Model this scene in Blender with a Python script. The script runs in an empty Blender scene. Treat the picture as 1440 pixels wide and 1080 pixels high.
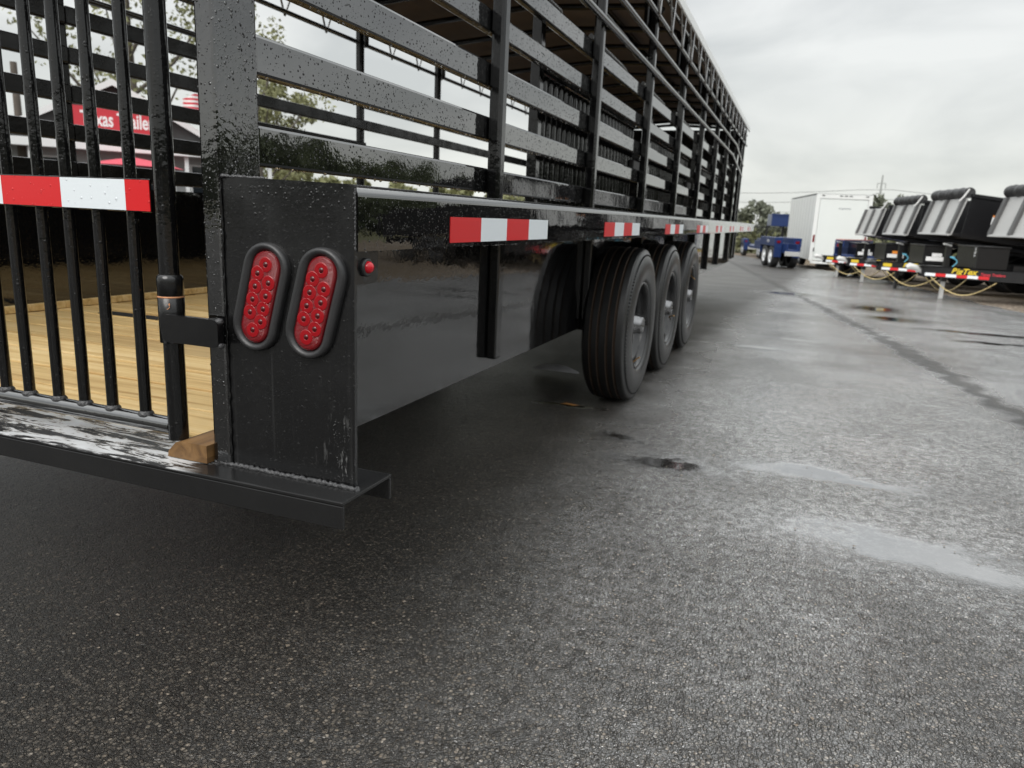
import bpy, bmesh, math, random
from mathutils import Vector, Matrix, Euler
R = math.radians
S = bpy.context.scene
COL = S.collection

# ------------------------------------------------------------------ camera
CAM_H = .905
yaw, pit, rol = .357487, .224206, .0454148
fwd = Vector((-math.sin(yaw) * math.cos(pit), math.cos(yaw) * math.cos(pit), -math.sin(pit)))
rt0 = Vector((math.cos(yaw), math.sin(yaw), 0)); up0 = rt0.cross(fwd)
rt = rt0 * math.cos(rol) + up0 * math.sin(rol); up = up0 * math.cos(rol) - rt0 * math.sin(rol)
cd = bpy.data.cameras.new('camera'); cam = bpy.data.objects.new('camera', cd); COL.objects.link(cam)
m3 = Matrix((rt, up, -fwd)).transposed()
cam.matrix_world = Matrix.Translation((0, 0, CAM_H)) @ m3.to_4x4()
cd.sensor_fit = 'HORIZONTAL'; cd.sensor_width = 36; cd.lens = 1038.24 / 1440 * 36
cd.clip_start = .02; cd.clip_end = 3000
cd.dof.use_dof = True; cd.dof.focus_distance = 1.35; cd.dof.aperture_fstop = 7.0
S.camera = cam

# ------------------------------------------------------------------ sky
SUN_EL, SUN_AZ = 44, 188      # azimuth clockwise from +Y
W = bpy.data.worlds.new('World'); S.world = W; W.use_nodes = True
nt = W.node_tree; nt.nodes.clear()
def wn(t, **k):
    n = nt.nodes.new(t)
    for a, b in k.items(): setattr(n, a, b)
    return n
out = wn('ShaderNodeOutputWorld')
sky = wn('ShaderNodeTexSky', sky_type='NISHITA', sun_disc=False, sun_elevation=R(SUN_EL), sun_rotation=R(SUN_AZ), air_density=1.0, dust_density=4.0)
bg1 = wn('ShaderNodeBackground'); bg1.inputs['Strength'].default_value = .08
nt.links.new(sky.outputs[0], bg1.inputs[0])
tc = wn('ShaderNodeTexCoord'); mp = wn('ShaderNodeMapping'); mp.inputs['Scale'].default_value = (1, 1, 2.6)
nt.links.new(tc.outputs['Generated'], mp.inputs[0])
nz = wn('ShaderNodeTexNoise'); nz.inputs['Scale'].default_value = 4.2; nz.inputs['Detail'].default_value = 6; nz.inputs['Roughness'].default_value = .5; nz.inputs['Distortion'].default_value = .4
nt.links.new(mp.outputs[0], nz.inputs['Vector'])
cr = wn('ShaderNodeValToRGB'); cr.color_ramp.elements[0].position = .33; cr.color_ramp.elements[1].position = .68
cr.color_ramp.elements[0].color = (.425, .442, .445, 1); cr.color_ramp.elements[1].color = (.605, .615, .61, 1)
nt.links.new(nz.outputs['Fac'], cr.inputs[0])
# overcast skies brighten towards the zenith, with a thin pale band along the horizon
sp = wn('ShaderNodeSeparateXYZ'); nt.links.new(tc.outputs['Generated'], sp.inputs[0])
rr = wn('ShaderNodeValToRGB'); e = rr.color_ramp.elements
e[0].position = 0; e[0].color = (1.2, 1.2, 1.13, 1); e[1].position = 1; e[1].color = (2.6, 2.6, 2.6, 1)
q = e.new(.12); q.color = (1.06, 1.06, 1.03, 1); q = e.new(.3); q.color = (1.05, 1.05, 1.05, 1); q = e.new(.4); q.color = (1.6, 1.6, 1.6, 1); q = e.new(.55); q.color = (2.1, 2.1, 2.1, 1); q = e.new(.75); q.color = (2.4, 2.4, 2.4, 1)
nt.links.new(sp.outputs[2], rr.inputs[0])
ml = wn('ShaderNodeMix', data_type='RGBA', blend_type='MULTIPLY'); ml.inputs[0].default_value = 1
nt.links.new(cr.outputs[0], ml.inputs[6]); nt.links.new(rr.outputs[0], ml.inputs[7])
bg2 = wn('ShaderNodeBackground'); bg2.inputs['Strength'].default_value = 1.0
nt.links.new(ml.outputs[2], bg2.inputs[0])
mx = wn('ShaderNodeMixShader'); mx.inputs[0].default_value = .9
nt.links.new(bg1.outputs[0], mx.inputs[1]); nt.links.new(bg2.outputs[0], mx.inputs[2])
nt.links.new(mx.outputs[0], out.inputs[0])

sl = bpy.data.lights.new('sun', 'SUN'); sl.energy = 1.5; sl.angle = R(40); sl.color = (1, .975, .94)
so = bpy.data.objects.new('sun', sl); COL.objects.link(so)
az = R(SUN_AZ); el = R(SUN_EL)
sd = Vector((math.sin(az) * math.cos(el), math.cos(az) * math.cos(el), math.sin(el)))
so.rotation_euler = sd.to_track_quat('Z', 'Y').to_euler(); so.location = sd * 50
vs = S.view_settings; vs.view_transform = 'Standard'; vs.look = 'None'; vs.gamma = 1; vs.use_curve_mapping = False; vs.exposure = .55
S.render.engine = 'CYCLES'; S.cycles.max_bounces = 6; S.cycles.diffuse_bounces = 3; S.cycles.glossy_bounces = 4; S.cycles.transmission_bounces = 4
S.render.resolution_x = 1024; S.render.resolution_y = 768

# ------------------------------------------------------------------ materials
class NT:
    def __init__(s, name):
        s.m = bpy.data.materials.new(name); s.m.use_nodes = True; s.t = s.m.node_tree
        s.p = s.t.nodes['Principled BSDF']; s.tc = None
    def n(s, t, ins=None, **k):
        n = s.t.nodes.new(t)
        for a, b in k.items(): setattr(n, a, b)
        for a, b in (ins or {}).items(): s.set(n.inputs[a], b)
        return n
    def set(s, i, v):
        if isinstance(v, bpy.types.NodeSocket): s.t.links.new(v, i)
        else: i.default_value = v
    def P(s, **k):
        for a, b in k.items(): s.set(s.p.inputs[a.replace('_', ' ')], b)
    def obj(s):
        if not s.tc: s.tc = s.n('ShaderNodeTexCoord')
        return s.tc.outputs['Object']
    def math(s, op, a, b=0., c=0., clamp=False):
        n = s.n('ShaderNodeMath', operation=op, use_clamp=clamp)
        for i, v in enumerate((a, b, c)): s.set(n.inputs[i], v)
        return n.outputs[0]
    def noise(s, scale, detail=4, rough=.55, vec=None, dist=0):
        n = s.n('ShaderNodeTexNoise', {'Scale': scale, 'Detail': detail, 'Roughness': rough, 'Distortion': dist, 'Vector': vec or s.obj()})
        return n.outputs['Fac']
    def mapv(s, sc=(1, 1, 1), loc=(0, 0, 0), rot=(0, 0, 0), vec=None):
        return s.n('ShaderNodeMapping', {'Vector': vec or s.obj(), 'Scale': sc, 'Location': loc, 'Rotation': rot}).outputs[0]
    def vor(s, scale, vec=None, feature='F1', rnd=1):
        return s.n('ShaderNodeTexVoronoi', {'Scale': scale, 'Vector': vec or s.obj(), 'Randomness': rnd}, feature=feature)
    def ramp(s, f, pts):
        n = s.n('ShaderNodeValToRGB', {'Fac': f}); e = n.color_ramp.elements
        while len(e) < len(pts): e.new(.5)
        for q, (p, c) in zip(e, pts):
            q.position = p; q.color = (c, c, c, 1) if isinstance(c, (int, float)) else (*c, 1)
        return n.outputs[0]
    def step(s, v, a, b):
        n = s.n('ShaderNodeMapRange', {'Value': v, 'From Min': a, 'From Max': b}, interpolation_type='SMOOTHSTEP'); return n.outputs[0]
    def mix(s, f, a, b, bt='MIX'):
        n = s.n('ShaderNodeMix', data_type='RGBA', blend_type=bt)
        s.set(n.inputs[0], f)
        for i, v in ((6, a), (7, b)): s.set(n.inputs[i], v if isinstance(v, bpy.types.NodeSocket) else (*v, 1))
        return n.outputs[2]
    def mixf(s, f, a, b):
        n = s.n('ShaderNodeMix', data_type='FLOAT')
        s.set(n.inputs[0], f); s.set(n.inputs[2], a); s.set(n.inputs[3], b); return n.outputs[0]
    def bump(s, h, dist, strength=1, normal=None):
        n = s.n('ShaderNodeBump', {'Height': h, 'Distance': dist, 'Strength': strength})
        if normal: s.set(n.inputs['Normal'], normal)
        return n.outputs[0]
    def drops(s, scale, keep=.55, rad=.3, vec=None):
        v = s.vor(scale, vec)
        sep = s.n('ShaderNodeSeparateColor', {'Color': v.outputs['Color']})
        r = s.math('MULTIPLY', s.step(sep.outputs[0], keep, 1.), rad)
        r = s.math('ADD', r, .001)
        t = s.math('DIVIDE', v.outputs['Distance'], r)
        h = s.math('SUBTRACT', 1, s.math('MULTIPLY', t, t), clamp=True)
        return s.math('MULTIPLY', s.math('SQRT', h), r)

def simple(name, col, rough=.5, metal=0, nscale=0, namt=0, bump=0, bscale=80):
    M = NT(name); M.P(Roughness=rough, Metallic=metal)
    if nscale:
        f = M.noise(nscale, 5)
        M.P(Base_Color=M.mix(f, [c * (1 - namt) for c in col], [min(1, c * (1 + namt)) for c in col]))
    else: M.P(Base_Color=(*col, 1))
    if bump: M.P(Normal=M.bump(M.noise(bscale, 3), bump))
    return M.m

def paint(name, drop=0., rough=.1, peel=.0006, col=(.0035, .0035, .0038), ior=1.55, dens=0):
    M = NT(name)
    w = M.noise(9, 4)
    M.P(Base_Color=M.mix(M.step(M.noise(23, 6, .65), .62, .85), col, (.008, .008, .008)), Roughness=M.mixf(M.step(w, .4, .7), rough * .75, rough * 1.5), IOR=ior)
    nrm = M.bump(M.noise(70, 2), peel, .6)
    nrm = M.bump(M.noise(7, 2), max(peel * 3, .0012), .6, nrm)
    if drop:
        d1 = M.drops(105 if not dens else 125, .5 if not dens else .12, .31); d2 = M.drops(270, .4, .34)
        h = M.math('ADD', M.math('MULTIPLY', d1, 1.0), M.math('MULTIPLY', d2, .45))
        nrm = M.bump(h, .006 * drop, 1, nrm)
    M.P(Normal=nrm); return M.m

M_PAINT = paint('black_gloss_paint', 0, .1, ior=1.55)
M_WET = paint('black_gloss_paint_with_raindrops', 1.6, .06, ior=2.2)
M_SLAT = paint('black_slat_paint_with_raindrops', 0, .03, .0002, ior=2.5, dens=1)
M_INNER = paint('black_paint_sheltered_side', 0, .2, .0009, (.006, .006, .006), ior=1.45)
M_GATE = paint('black_gate_paint', .25, .1, .0007, ior=1.55)
M_RAIL = paint('black_fender_paint_wet', .12, .02, .00016, ior=2.2)
M_FILM = paint('black_paint_under_water_film', 0, .035, .0004, ior=2.7)
M_SATIN = paint('black_satin_paint', 0, .2, .0007, (.006, .006, .0063))
M_PLATE = paint('black_plate_paint', .25, .2, .0007, (.007, .007, .0073))
def streaks(m, amt):
    t = m.node_tree; H = NT.__new__(NT); H.m = m; H.t = t; H.p = t.nodes['Principled BSDF']; H.tc = None
    old = H.p.inputs['Base Color'].links[0].from_socket
    st = H.step(H.noise(1., 5, .6, H.mapv((70, 70, 1.6))), .58, .8)
    z = H.n('ShaderNodeSeparateXYZ', {0: H.obj()}); low = H.math('MULTIPLY', H.step(z.outputs[2], .6, .46), H.step(z.outputs[0], -.75, -.66))
    sc = H.math('MULTIPLY', low, H.step(H.noise(1., 6, .7, H.mapv((90, 90, 22))), .58, .66))
    c = H.mix(H.math('MULTIPLY', st, amt), old, (.05, .05, .05)); c = H.mix(H.math('MULTIPLY', sc, .5), c, (.3, .3, .3)); H.P(Base_Color=c)
streaks(M_PLATE, .35)
M_PANEL = paint('black_panel_paint', .04, .035, .00018, (.004, .004, .0042), ior=1.9)
M_DARK = simple('dark_underbody_paint', (.012, .012, .012), .6)
M_WALLB = simple('matt_black_wall_paint', (.005, .005, .005), .75)
M_WALLB.node_tree.nodes['Principled BSDF'].inputs['Specular IOR Level'].default_value = .05
M_WELD = simple('painted_weld_bead', (.05, .05, .052), .22, 0, 0, 0, .003, 260)
M_RUST = simple('bare_rusty_metal', (.55, .26, .13), .6, .2, 140, .5)
M_RUBBER = simple('black_rubber_grommet', (.022, .022, .023), .38, 0, 30, .3, .0004, 300)
M_CHROME = simple('zinc_hub_metal', (.2, .2, .205), .22, 1, 40, .3)
M_WHEEL = simple('black_steel_wheel', (.01, .01, .011), .16)
M_ROOFU = simple('brown_roof_underside', (.10, .075, .06), .7, 0, 6, .25)
M_ROOFE = simple('white_roof_edge', (.72, .73, .72), .35, 0, 12, .08)

M = NT('tyre_rubber'); uv = M.noise(300, 3)
M.P(Base_Color=M.mix(M.noise(18, 4), (.006, .006, .0062), (.014, .014, .014)), Roughness=.42, Normal=M.bump(uv, .0006, .6)); M_TYRE = M.m
M_GROOVE = simple('tyre_groove_brown', (.055, .036, .024), .8, 0, 60, .3)
M_SIDE = simple('tyre_sidewall_grey', (.015, .0152, .0155), .28, 0, 26, .4, .0005, 240)

M = NT('red_lens')
f = M.n('ShaderNodeTexWave', {'Vector': M.obj(), 'Scale': 260., 'Distortion': 2.}, wave_type='RINGS').outputs['Fac']
M.P(Base_Color=(.16, .002, .005, 1), Roughness=.12, Coat_Weight=.35, Coat_Roughness=.03, Normal=M.bump(f, .0006, .7)); M_LENS = M.m
M_LED = simple('red_led_dome', (.06, .001, .002), .08)
M_LEDR = simple('red_led_ring', (.27, .003, .007), .1)

def tape(name, c):
    M = NT(name)
    v = M.vor(420, rnd=.15)
    g = M.step(v.outputs['Distance'], .2, .45)
    a = M.noise(60, 4)
    M.P(Base_Color=M.mix(M.math('MULTIPLY', g, .16), c, [x * .55 for x in c]), Roughness=.35, Coat_Weight=.15, Coat_Roughness=.08)
    d = M.drops(120, .5, .3)
    M.P(Normal=M.bump(d, .004, 1)); return M.m
M_TR = tape('reflective_red', (.62, .006, .01)); M_TW = tape('reflective_white', (.74, .79, .82))

def wood(name, a, b, c, axis=0, sc=1.):
    M = NT(name)
    s = [26 * sc, 26 * sc, 26 * sc]; s[axis] = 1.1 * sc
    info = M.n('ShaderNodeObjectInfo')
    off = M.n('ShaderNodeVectorMath', {0: M.obj(), 1: M.n('ShaderNodeCombineXYZ', {'X': M.math('MULTIPLY', info.outputs['Random'], 37.), 'Y': M.math('MULTIPLY', info.outputs['Random'], 13.), 'Z': M.math('MULTIPLY', info.outputs['Random'], 71.)}).outputs[0]}, operation='ADD').outputs[0]
    g = M.noise(1., 6, .6, M.mapv(tuple(s), vec=off), 1.2)
    g2 = M.noise(1.3, 4, .6, off)
    col = M.ramp(g, [(.28, a), (.5, b), (.72, c)])
    tone = M.math('ADD', .78, M.math('MULTIPLY', info.outputs['Random'], .32))
    col = M.mix(1., col, M.n('ShaderNodeCombineColor', {0: tone, 1: tone, 2: M.math('MULTIPLY', tone, .97)}).outputs[0], 'MULTIPLY')
    col = M.mix(M.step(g2, .6, .8), col, [x * .7 for x in b])
    M.P(Base_Color=col, Roughness=.55, Normal=M.bump(g, .002, .6)); return M.m
M_PINE = wood('pale_pine_planks', (.42, .24, .075), (.66, .46, .2), (.78, .6, .33), 0)
M_BOARD = wood('brown_treated_timber', (.1, .05, .018), (.19, .1, .035), (.27, .15, .06), 1)
M = NT('timber_end_grain')
w = M.n('ShaderNodeTexWave', {'Vector': M.mapv((1, .02, 1), (1.02, 0, -.40)), 'Scale': 42., 'Distortion': .8, 'Detail': 2.}, wave_type='RINGS', rings_direction='Y').outputs['Fac']
M.P(Base_Color=M.ramp(w, [(.25, (.08, .035, .01)), (.5, (.34, .18, .055)), (1, (.46, .27, .1))]), Roughness=.6); M_ENDG = M.m

# asphalt ---------------------------------------------------------------
PUD = [(-.38, 2.76, .25, .12, 0), (-.62, 3.02, .17, .08, 0), (.42, 2.27, .46, .17, -.22), (.2, 2.9, .4, .12, 0), (-.22, 5.95, .30, .10, .1), (.1, 6.6, .32, .06, 0),
       (1.0, 10.7, .42, .75, 0), (1.05, 9.3, .35, .4, 0), (1.8, 8.42, .75, .13, 0), (1.75, 7.6, .45, .09, 0), (-.1, 12.6, .5, .5, 0), (-1.0, 3.42, .2, .05, 0)]
def asphalt():
    M = NT('wet_asphalt'); o = M.obj()
    wob = M.n('ShaderNodeVectorMath', {0: M.n('ShaderNodeVectorMath', {0: M.n('ShaderNodeTexNoise', {'Vector': o, 'Scale': 5.5, 'Detail': 5.}).outputs['Color'], 1: (.5, .5, .5)}, operation='SUBTRACT').outputs[0], 1: (.34, .34, 0)}, operation='MULTIPLY').outputs[0]
    q = M.n('ShaderNodeVectorMath', {0: o, 1: wob}, operation='ADD').outputs[0]
    mask = None
    for (x, y, rx, ry, a) in PUD:
        mp = M.n('ShaderNodeMapping', {'Vector': q, 'Location': (x, y, 0), 'Rotation': (0, 0, a), 'Scale': (rx, ry, 1e3)}, vector_type='TEXTURE').outputs[0]
        l = M.n('ShaderNodeVectorMath', {0: mp}, operation='LENGTH').outputs['Value']
        mask = l if mask is None else M.math('MINIMUM', mask, l)
    mask = M.math('ADD', mask, M.math('MULTIPLY', M.math('SUBTRACT', M.noise(26, 5, .7), .5), .55))
    pud = M.math('SUBTRACT', 1., M.step(mask, .35, 1.35))
    damp = M.math('SUBTRACT', 1., M.step(mask, .9, 2.1))
    v1 = M.vor(125); v2 = M.vor(310); e1 = M.vor(125, feature='DISTANCE_TO_EDGE'); e2 = M.vor(310, feature='DISTANCE_TO_EDGE')
    s1 = M.n('ShaderNodeSeparateColor', {'Color': v1.outputs['Color']})
    big = M.noise(.9, 5, .6); mid = M.noise(6., 5, .6)
    # stones
    col = M.mix(mid, (.012, .0105, .009), (.026, .023, .02))
    stone = M.ramp(s1.outputs[0], [(0, (.014, .0125, .011)), (.35, (.042, .037, .031)), (.7, (.105, .092, .077)), (.93, (.165, .14, .11)), (.975, (.24, .195, .15)), (1, (.34, .3, .25))])
    top = M.step(v1.outputs['Distance'], .62, .25)
    s2 = M.n('ShaderNodeSeparateColor', {'Color': v2.outputs['Color']})
    speck = M.math('MULTIPLY', M.step(s2.outputs[0], .6, 1.), M.step(v2.outputs['Distance'], .55, .2))
    col = M.mix(M.math('MULTIPLY', top, .75), col, stone)
    col = M.mix(M.math('MULTIPLY', speck, .75), col, (.2, .172, .14))
    # paving seams
    sx = M.n('ShaderNodeSeparateXYZ', {0: q}); X, Y = sx.outputs[0], sx.outputs[1]
    d = M.math('SUBTRACT', X, M.math('ADD', 1.75, M.math('MULTIPLY', Y, -.141)))
    seam = M.math('SUBTRACT', 1., M.step(M.math('ABSOLUTE', d), .0, .1))
    far = M.step(d, -.02, .1)
    d2 = M.math('ADD', X, 1.15)
    left = M.math('MULTIPLY', M.step(d2, .03, -.06), M.step(Y, 3.2, 1.5))
    col = M.mix(M.math('MULTIPLY', seam, .6), col, (.012, .012, .012))
    col = M.mix(M.math('MULTIPLY', left, .3), col, (.012, .012, .012))
    col = M.mix(M.math('MULTIPLY', pud, .75), col, (.012, .0115, .011))
    s3 = M.n('ShaderNodeSeparateColor', {'Color': v2.outputs['Color']})
    hs = M.math('MULTIPLY', M.step(e1.outputs['Distance'], .0, .16), M.math('ADD', .15, M.math('MULTIPLY', s1.outputs[1], .85)))
    hf = M.math('MULTIPLY', M.step(e2.outputs['Distance'], .0, .2), s3.outputs[1])
    h = M.math('ADD', M.math('MULTIPLY', hs, .55), M.math('MULTIPLY', hf, .3))
    h = M.math('ADD', h, M.math('MULTIPLY', M.noise(30, 4, .6), 1.1))
    flat = M.math('SUBTRACT', 1., M.math('MULTIPLY', pud, .985))
    flat = M.math('MULTIPLY', flat, M.math('SUBTRACT', 1., M.math('MULTIPLY', damp, .35)))
    wet = M.step(big, .36, .66)
    open_ = M.step(M.math('ADD', X, M.math('MULTIPLY', Y, -.05)), -1.1, -.3)
    nseam = M.math('SUBTRACT', 1., M.math('MULTIPLY', M.step(M.math('ABSOLUTE', M.math('SUBTRACT', d, .05)), .16, .03), .9))
    filmw = M.math('MULTIPLY', open_, M.step(M.noise(1.7, 6, .62, M.mapv((1, 1, 1))), .34, .62))
    filmw = M.math('MULTIPLY', open_, M.math('ADD', .4, M.math('ADD', M.math('MULTIPLY', filmw, .4), M.math('MULTIPLY', M.step(M.noise(11, 6, .7), .35, .7), .2))))
    filmw = M.math('MAXIMUM', filmw, M.math('MULTIPLY', M.math('MULTIPLY', open_, M.step(Y, 3.0, 6.0)), .75))
    filmw = M.math('MULTIPLY', filmw, nseam)
    flat = M.math('MULTIPLY', flat, M.math('SUBTRACT', 1., M.math('MULTIPLY', filmw, .62)))
    rough = M.math('SUBTRACT', M.mixf(wet, .36, .28), M.math('MULTIPLY', filmw, .23))
    rough = M.math('ADD', rough, M.math('MULTIPLY', far, .02))
    rough = M.math('ADD', rough, M.math('MULTIPLY', M.math('SUBTRACT', 1., nseam), .12))
    rough = M.mixf(pud, rough, .015)
    gm = M.step(M.math('ADD', M.math('SUBTRACT', h, M.math('MULTIPLY', hs, .33)), M.math('MULTIPLY', M.noise(75, 4, .65), .8)), .92, 1.24)
    gm = M.mixf(gm, M.mixf(M.step(Y, 1.8, 6.), .3, .72), 1.)
    gm = M.math('MULTIPLY', gm, M.mixf(M.step(M.noise(1.1, 5, .6, M.mapv((1, .8, 1), (3, 1, 0))), .35, .65), .62, 1.2))
    gm = M.math('MAXIMUM', gm, pud)
    n1 = M.bump(M.math('MULTIPLY', h, flat), .0085, 1.)
    M.P(Base_Color=col, Roughness=rough, IOR=M.math('ADD', 1.4, M.math('MULTIPLY', M.math('MULTIPLY', nseam, M.math('MAXIMUM', M.math('MULTIPLY', open_, .75), filmw)), M.math('MULTIPLY', gm, M.mixf(M.step(Y, 1.0, 3.4), 1.8, 8.0)))), Normal=n1)
    return M.m
M_ASPH = asphalt()
M = NT('brown_gravel'); v = M.vor(38); v2 = M.vor(11)
sc = M.n('ShaderNodeSeparateColor', {'Color': v.outputs['Color']})
M.P(Base_Color=M.mix(M.step(M.noise(.5, 4), .45, .6), M.ramp(sc.outputs[0], [(0, (.07, .055, .042)), (.6, (.19, .155, .12)), (1, (.4, .34, .28))]), (.15, .115, .075)), Roughness=.9, Specular_IOR_Level=.15,
    Normal=M.bump(M.math('ADD', M.math('SUBTRACT', 1., v.outputs['Distance']), M.math('MULTIPLY', M.noise(3, 4), 2.)), .02, 1)); M_GRAVEL = M.m
M = NT('grass_ground'); M.P(Base_Color=M.mix(M.noise(2., 6), (.06, .075, .025), (.16, .14, .06)), Roughness=.9, Normal=M.bump(M.noise(40, 4), .05)); M_GRASS = M.m

# ------------------------------------------------------------------ mesh tools
def gz(y):
    y = min(y, 60); t = y - 5
    return 0 if t < 0 else (-.02 * t * t / 8 if t < 4 else -.02 * (t - 2))

class MB:
    def __init__(s): s.v = []; s.f = []; s.sm = []; s.mi = []
    def add(s, vs, fs, smooth=False, mi=0):
        b = len(s.v); s.v += [tuple(v) for v in vs]
        for f in fs: s.f.append([i + b for i in f]); s.sm.append(smooth); s.mi.append(mi)
        return s
    def box(s, x0, x1, y0, y1, z0, z1, c=0., M=None, mi=0):
        x0, x1 = sorted((x0, x1)); y0, y1 = sorted((y0, y1)); z0, z1 = sorted((z0, z1))
        if c <= 0:
            vs = [(x, y, z) for x in (x0, x1) for y in (y0, y1) for z in (z0, z1)]
            fs = [(0, 1, 3, 2), (4, 6, 7, 5), (0, 4, 5, 1), (2, 3, 7, 6), (0, 2, 6, 4), (1, 5, 7, 3)]
        else:
            c = min(c, (x1 - x0) * .45, (y1 - y0) * .45, (z1 - z0) * .45)
            bm = bmesh.new(); bmesh.ops.create_cube(bm, size=1)
            for v in bm.verts: v.co = Vector(((x0 + x1) / 2 + v.co.x * (x1 - x0), (y0 + y1) / 2 + v.co.y * (y1 - y0), (z0 + z1) / 2 + v.co.z * (z1 - z0)))
            bmesh.ops.bevel(bm, geom=bm.edges[:], offset=c, segments=2, affect='EDGES', profile=.5)
            bm.verts.index_update(); vs = [v.co.copy() for v in bm.verts]; fs = [[v.index for v in f.verts] for f in bm.faces]; bm.free()
        if M: vs = [M @ Vector(v) for v in vs]
        return s.add(vs, fs, False, mi)
    def tube(s, pts, r, n=12, cap=True, mi=0, smooth=True):
        pts = [Vector(p) for p in pts]; rs = r if isinstance(r, (list, tuple)) else [r] * len(pts)
        vs = []; fs = []; ref = None
        for i, p in enumerate(pts):
            d = (pts[min(i + 1, len(pts) - 1)] - pts[max(i - 1, 0)]).normalized()
            if ref is None: ref = d.orthogonal().normalized()
            ref = (ref - d * ref.dot(d)).normalized(); b = d.cross(ref)
            for k in range(n):
                a = 2 * math.pi * k / n; vs.append(p + (ref * math.cos(a) + b * math.sin(a)) * rs[i])
        for i in range(len(pts) - 1):
            for k in range(n): fs.append((i * n + k, i * n + (k + 1) % n, (i + 1) * n + (k + 1) % n, (i + 1) * n + k))
        s.add(vs, fs, smooth, mi)
        if cap:
            s.add(vs[:n], [list(range(n))[::-1]], False, mi); s.add(vs[-n:], [list(range(n))], False, mi)
        return s
    def lathe(s, prof, axis='x', c=(0, 0, 0), n=40, smooth=True, mi=0):
        # prof: (along, radius)
        vs = []; fs = []
        for (a, r) in prof:
            for k in range(n):
                t = 2 * math.pi * k / n; u, w = r * math.cos(t), r * math.sin(t)
                p = {'x': (a, u, w), 'y': (w, a, u), 'z': (u, w, a)}[axis]
                vs.append((c[0] + p[0], c[1] + p[1], c[2] + p[2]))
        for i in range(len(prof) - 1):
            for k in range(n): fs.append((i * n + k, i * n + (k + 1) % n, (i + 1) * n + (k + 1) % n, (i + 1) * n + k))
        return s.add(vs, fs, smooth, mi)
    def extr(s, prof, y0, y1, smooth=False, mi=0):
        # closed profile in (x,z) extruded along y
        n = len(prof); vs = [(x, y0, z) for x, z in prof] + [(x, y1, z) for x, z in prof]
        fs = [(i, (i + 1) % n, n + (i + 1) % n, n + i) for i in range(n)]
        s.add(vs, fs, smooth, mi); s.add(vs[:n], [list(range(n))[::-1]], False, mi); s.add(vs[n:], [list(range(n))], False, mi); return s
    def mesh(s, name):
        me = bpy.data.meshes.new(name); me.from_pydata(s.v, [], s.f)
        me.polygons.foreach_set('use_smooth', s.sm); me.polygons.foreach_set('material_index', s.mi)
        bm = bmesh.new(); bm.from_mesh(me); bmesh.ops.recalc_face_normals(bm, faces=bm.faces); bm.to_mesh(me); bm.free()
        me.update(); return me

def obj(name, mb, mat, parent=None):
    me = mb if isinstance(mb, bpy.types.Mesh) else mb.mesh(name)
    if not me.materials:
        for m in (mat if isinstance(mat, (list, tuple)) else [mat]): me.materials.append(m)
    o = bpy.data.objects.new(name, me); COL.objects.link(o)
    if parent is not None:
        o.parent = parent; o.matrix_parent_inverse = inv(parent)
    return o
WORLD = {}
def inv(p):
    return WORLD.get(p.name, Matrix.Identity(4)).inverted()
def tag(o, label=None, cat=None, group=None, kind=None):
    if label: o['label'] = label
    if cat: o['category'] = cat
    if group: o['group'] = group
    if kind: o['kind'] = kind
    return o
def thing(name, label, cat, loc=(0, 0, 0), group=None):
    o = bpy.data.objects.new(name, None); COL.objects.link(o); o.location = loc; o.empty_display_size = .2
    WORLD[o.name] = Matrix.Translation(loc); return tag(o, label, cat, group)
def part(name, parent):          # an empty part that only gathers its pieces
    o = bpy.data.objects.new(name, None); COL.objects.link(o); o.parent = parent; o.matrix_parent_inverse = inv(parent); o.empty_display_size = .1
    return o
def copy_tree(o, parent=None):
    c = o.copy(); COL.objects.link(c)
    if parent is not None:
        c.parent = parent; c.matrix_parent_inverse = o.matrix_parent_inverse.copy()
    for ch in o.children: copy_tree(ch, c)
    return c
def text_mesh(s, size, ext=.002, shear=0, offset=0, name='lettering'):
    cu = bpy.data.curves.new(name, 'FONT'); cu.body = s; cu.size = size; cu.extrude = ext; cu.shear = shear; cu.offset = offset; cu.align_x = 'CENTER'; cu.align_y = 'CENTER'
    o = bpy.data.objects.new('tmp', cu); COL.objects.link(o)
    dg = bpy.context.evaluated_depsgraph_get(); me = bpy.data.meshes.new_from_object(o.evaluated_get(dg)); me.name = name
    bpy.data.objects.remove(o); bpy.data.curves.remove(cu); me.materials.clear(); return me
rnd = random.Random(7)

# ------------------------------------------------------------------ ground
def edge_x(y):
    pts = [(-40, 7), (0, 5), (5, 3.9), (12.17, 3.03), (13.5, 2.8), (16.28, 2.6), (21.5, 2.09), (26.5, .86), (34, -.62), (39.9, -2.04), (50, -4.5)]
    for (a, xa), (b, xb) in zip(pts, pts[1:]):
        if y <= b: return xa + (xb - xa) * (y - a) / (b - a)
    return pts[-1][1]
def sheet(name, xl, xr, ys, dz, mat, kind='structure', wig=0):
    mb = MB(); vs = []; n = 12
    for y in ys:
        a, b = xl(y), xr(y) + (rnd.uniform(-wig, wig) if wig else 0)
        for i in range(n + 1): vs.append((a + (b - a) * i / n, y, gz(y) + dz))
    fs = [(r * (n + 1) + i, r * (n + 1) + i + 1, (r + 1) * (n + 1) + i + 1, (r + 1) * (n + 1) + i) for r in range(len(ys) - 1) for i in range(n)]
    mb.add(vs, fs, True); return tag(obj(name, mb, mat), kind=kind)
ysb = [-60, -30, -10, 0, 4.9] + [5 + .4 * i for i in range(11)] + [10 + i * 2.5 for i in range(21)] + [70, 100, 160, 260, 420, 700]
sheet('ground', lambda y: -420, lambda y: 420, ysb, -.045, M_GRASS)
ysa = [-40 + 5 * i for i in range(9)] + [4.9] + [5 + .25 * i for i in range(188)]
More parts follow.
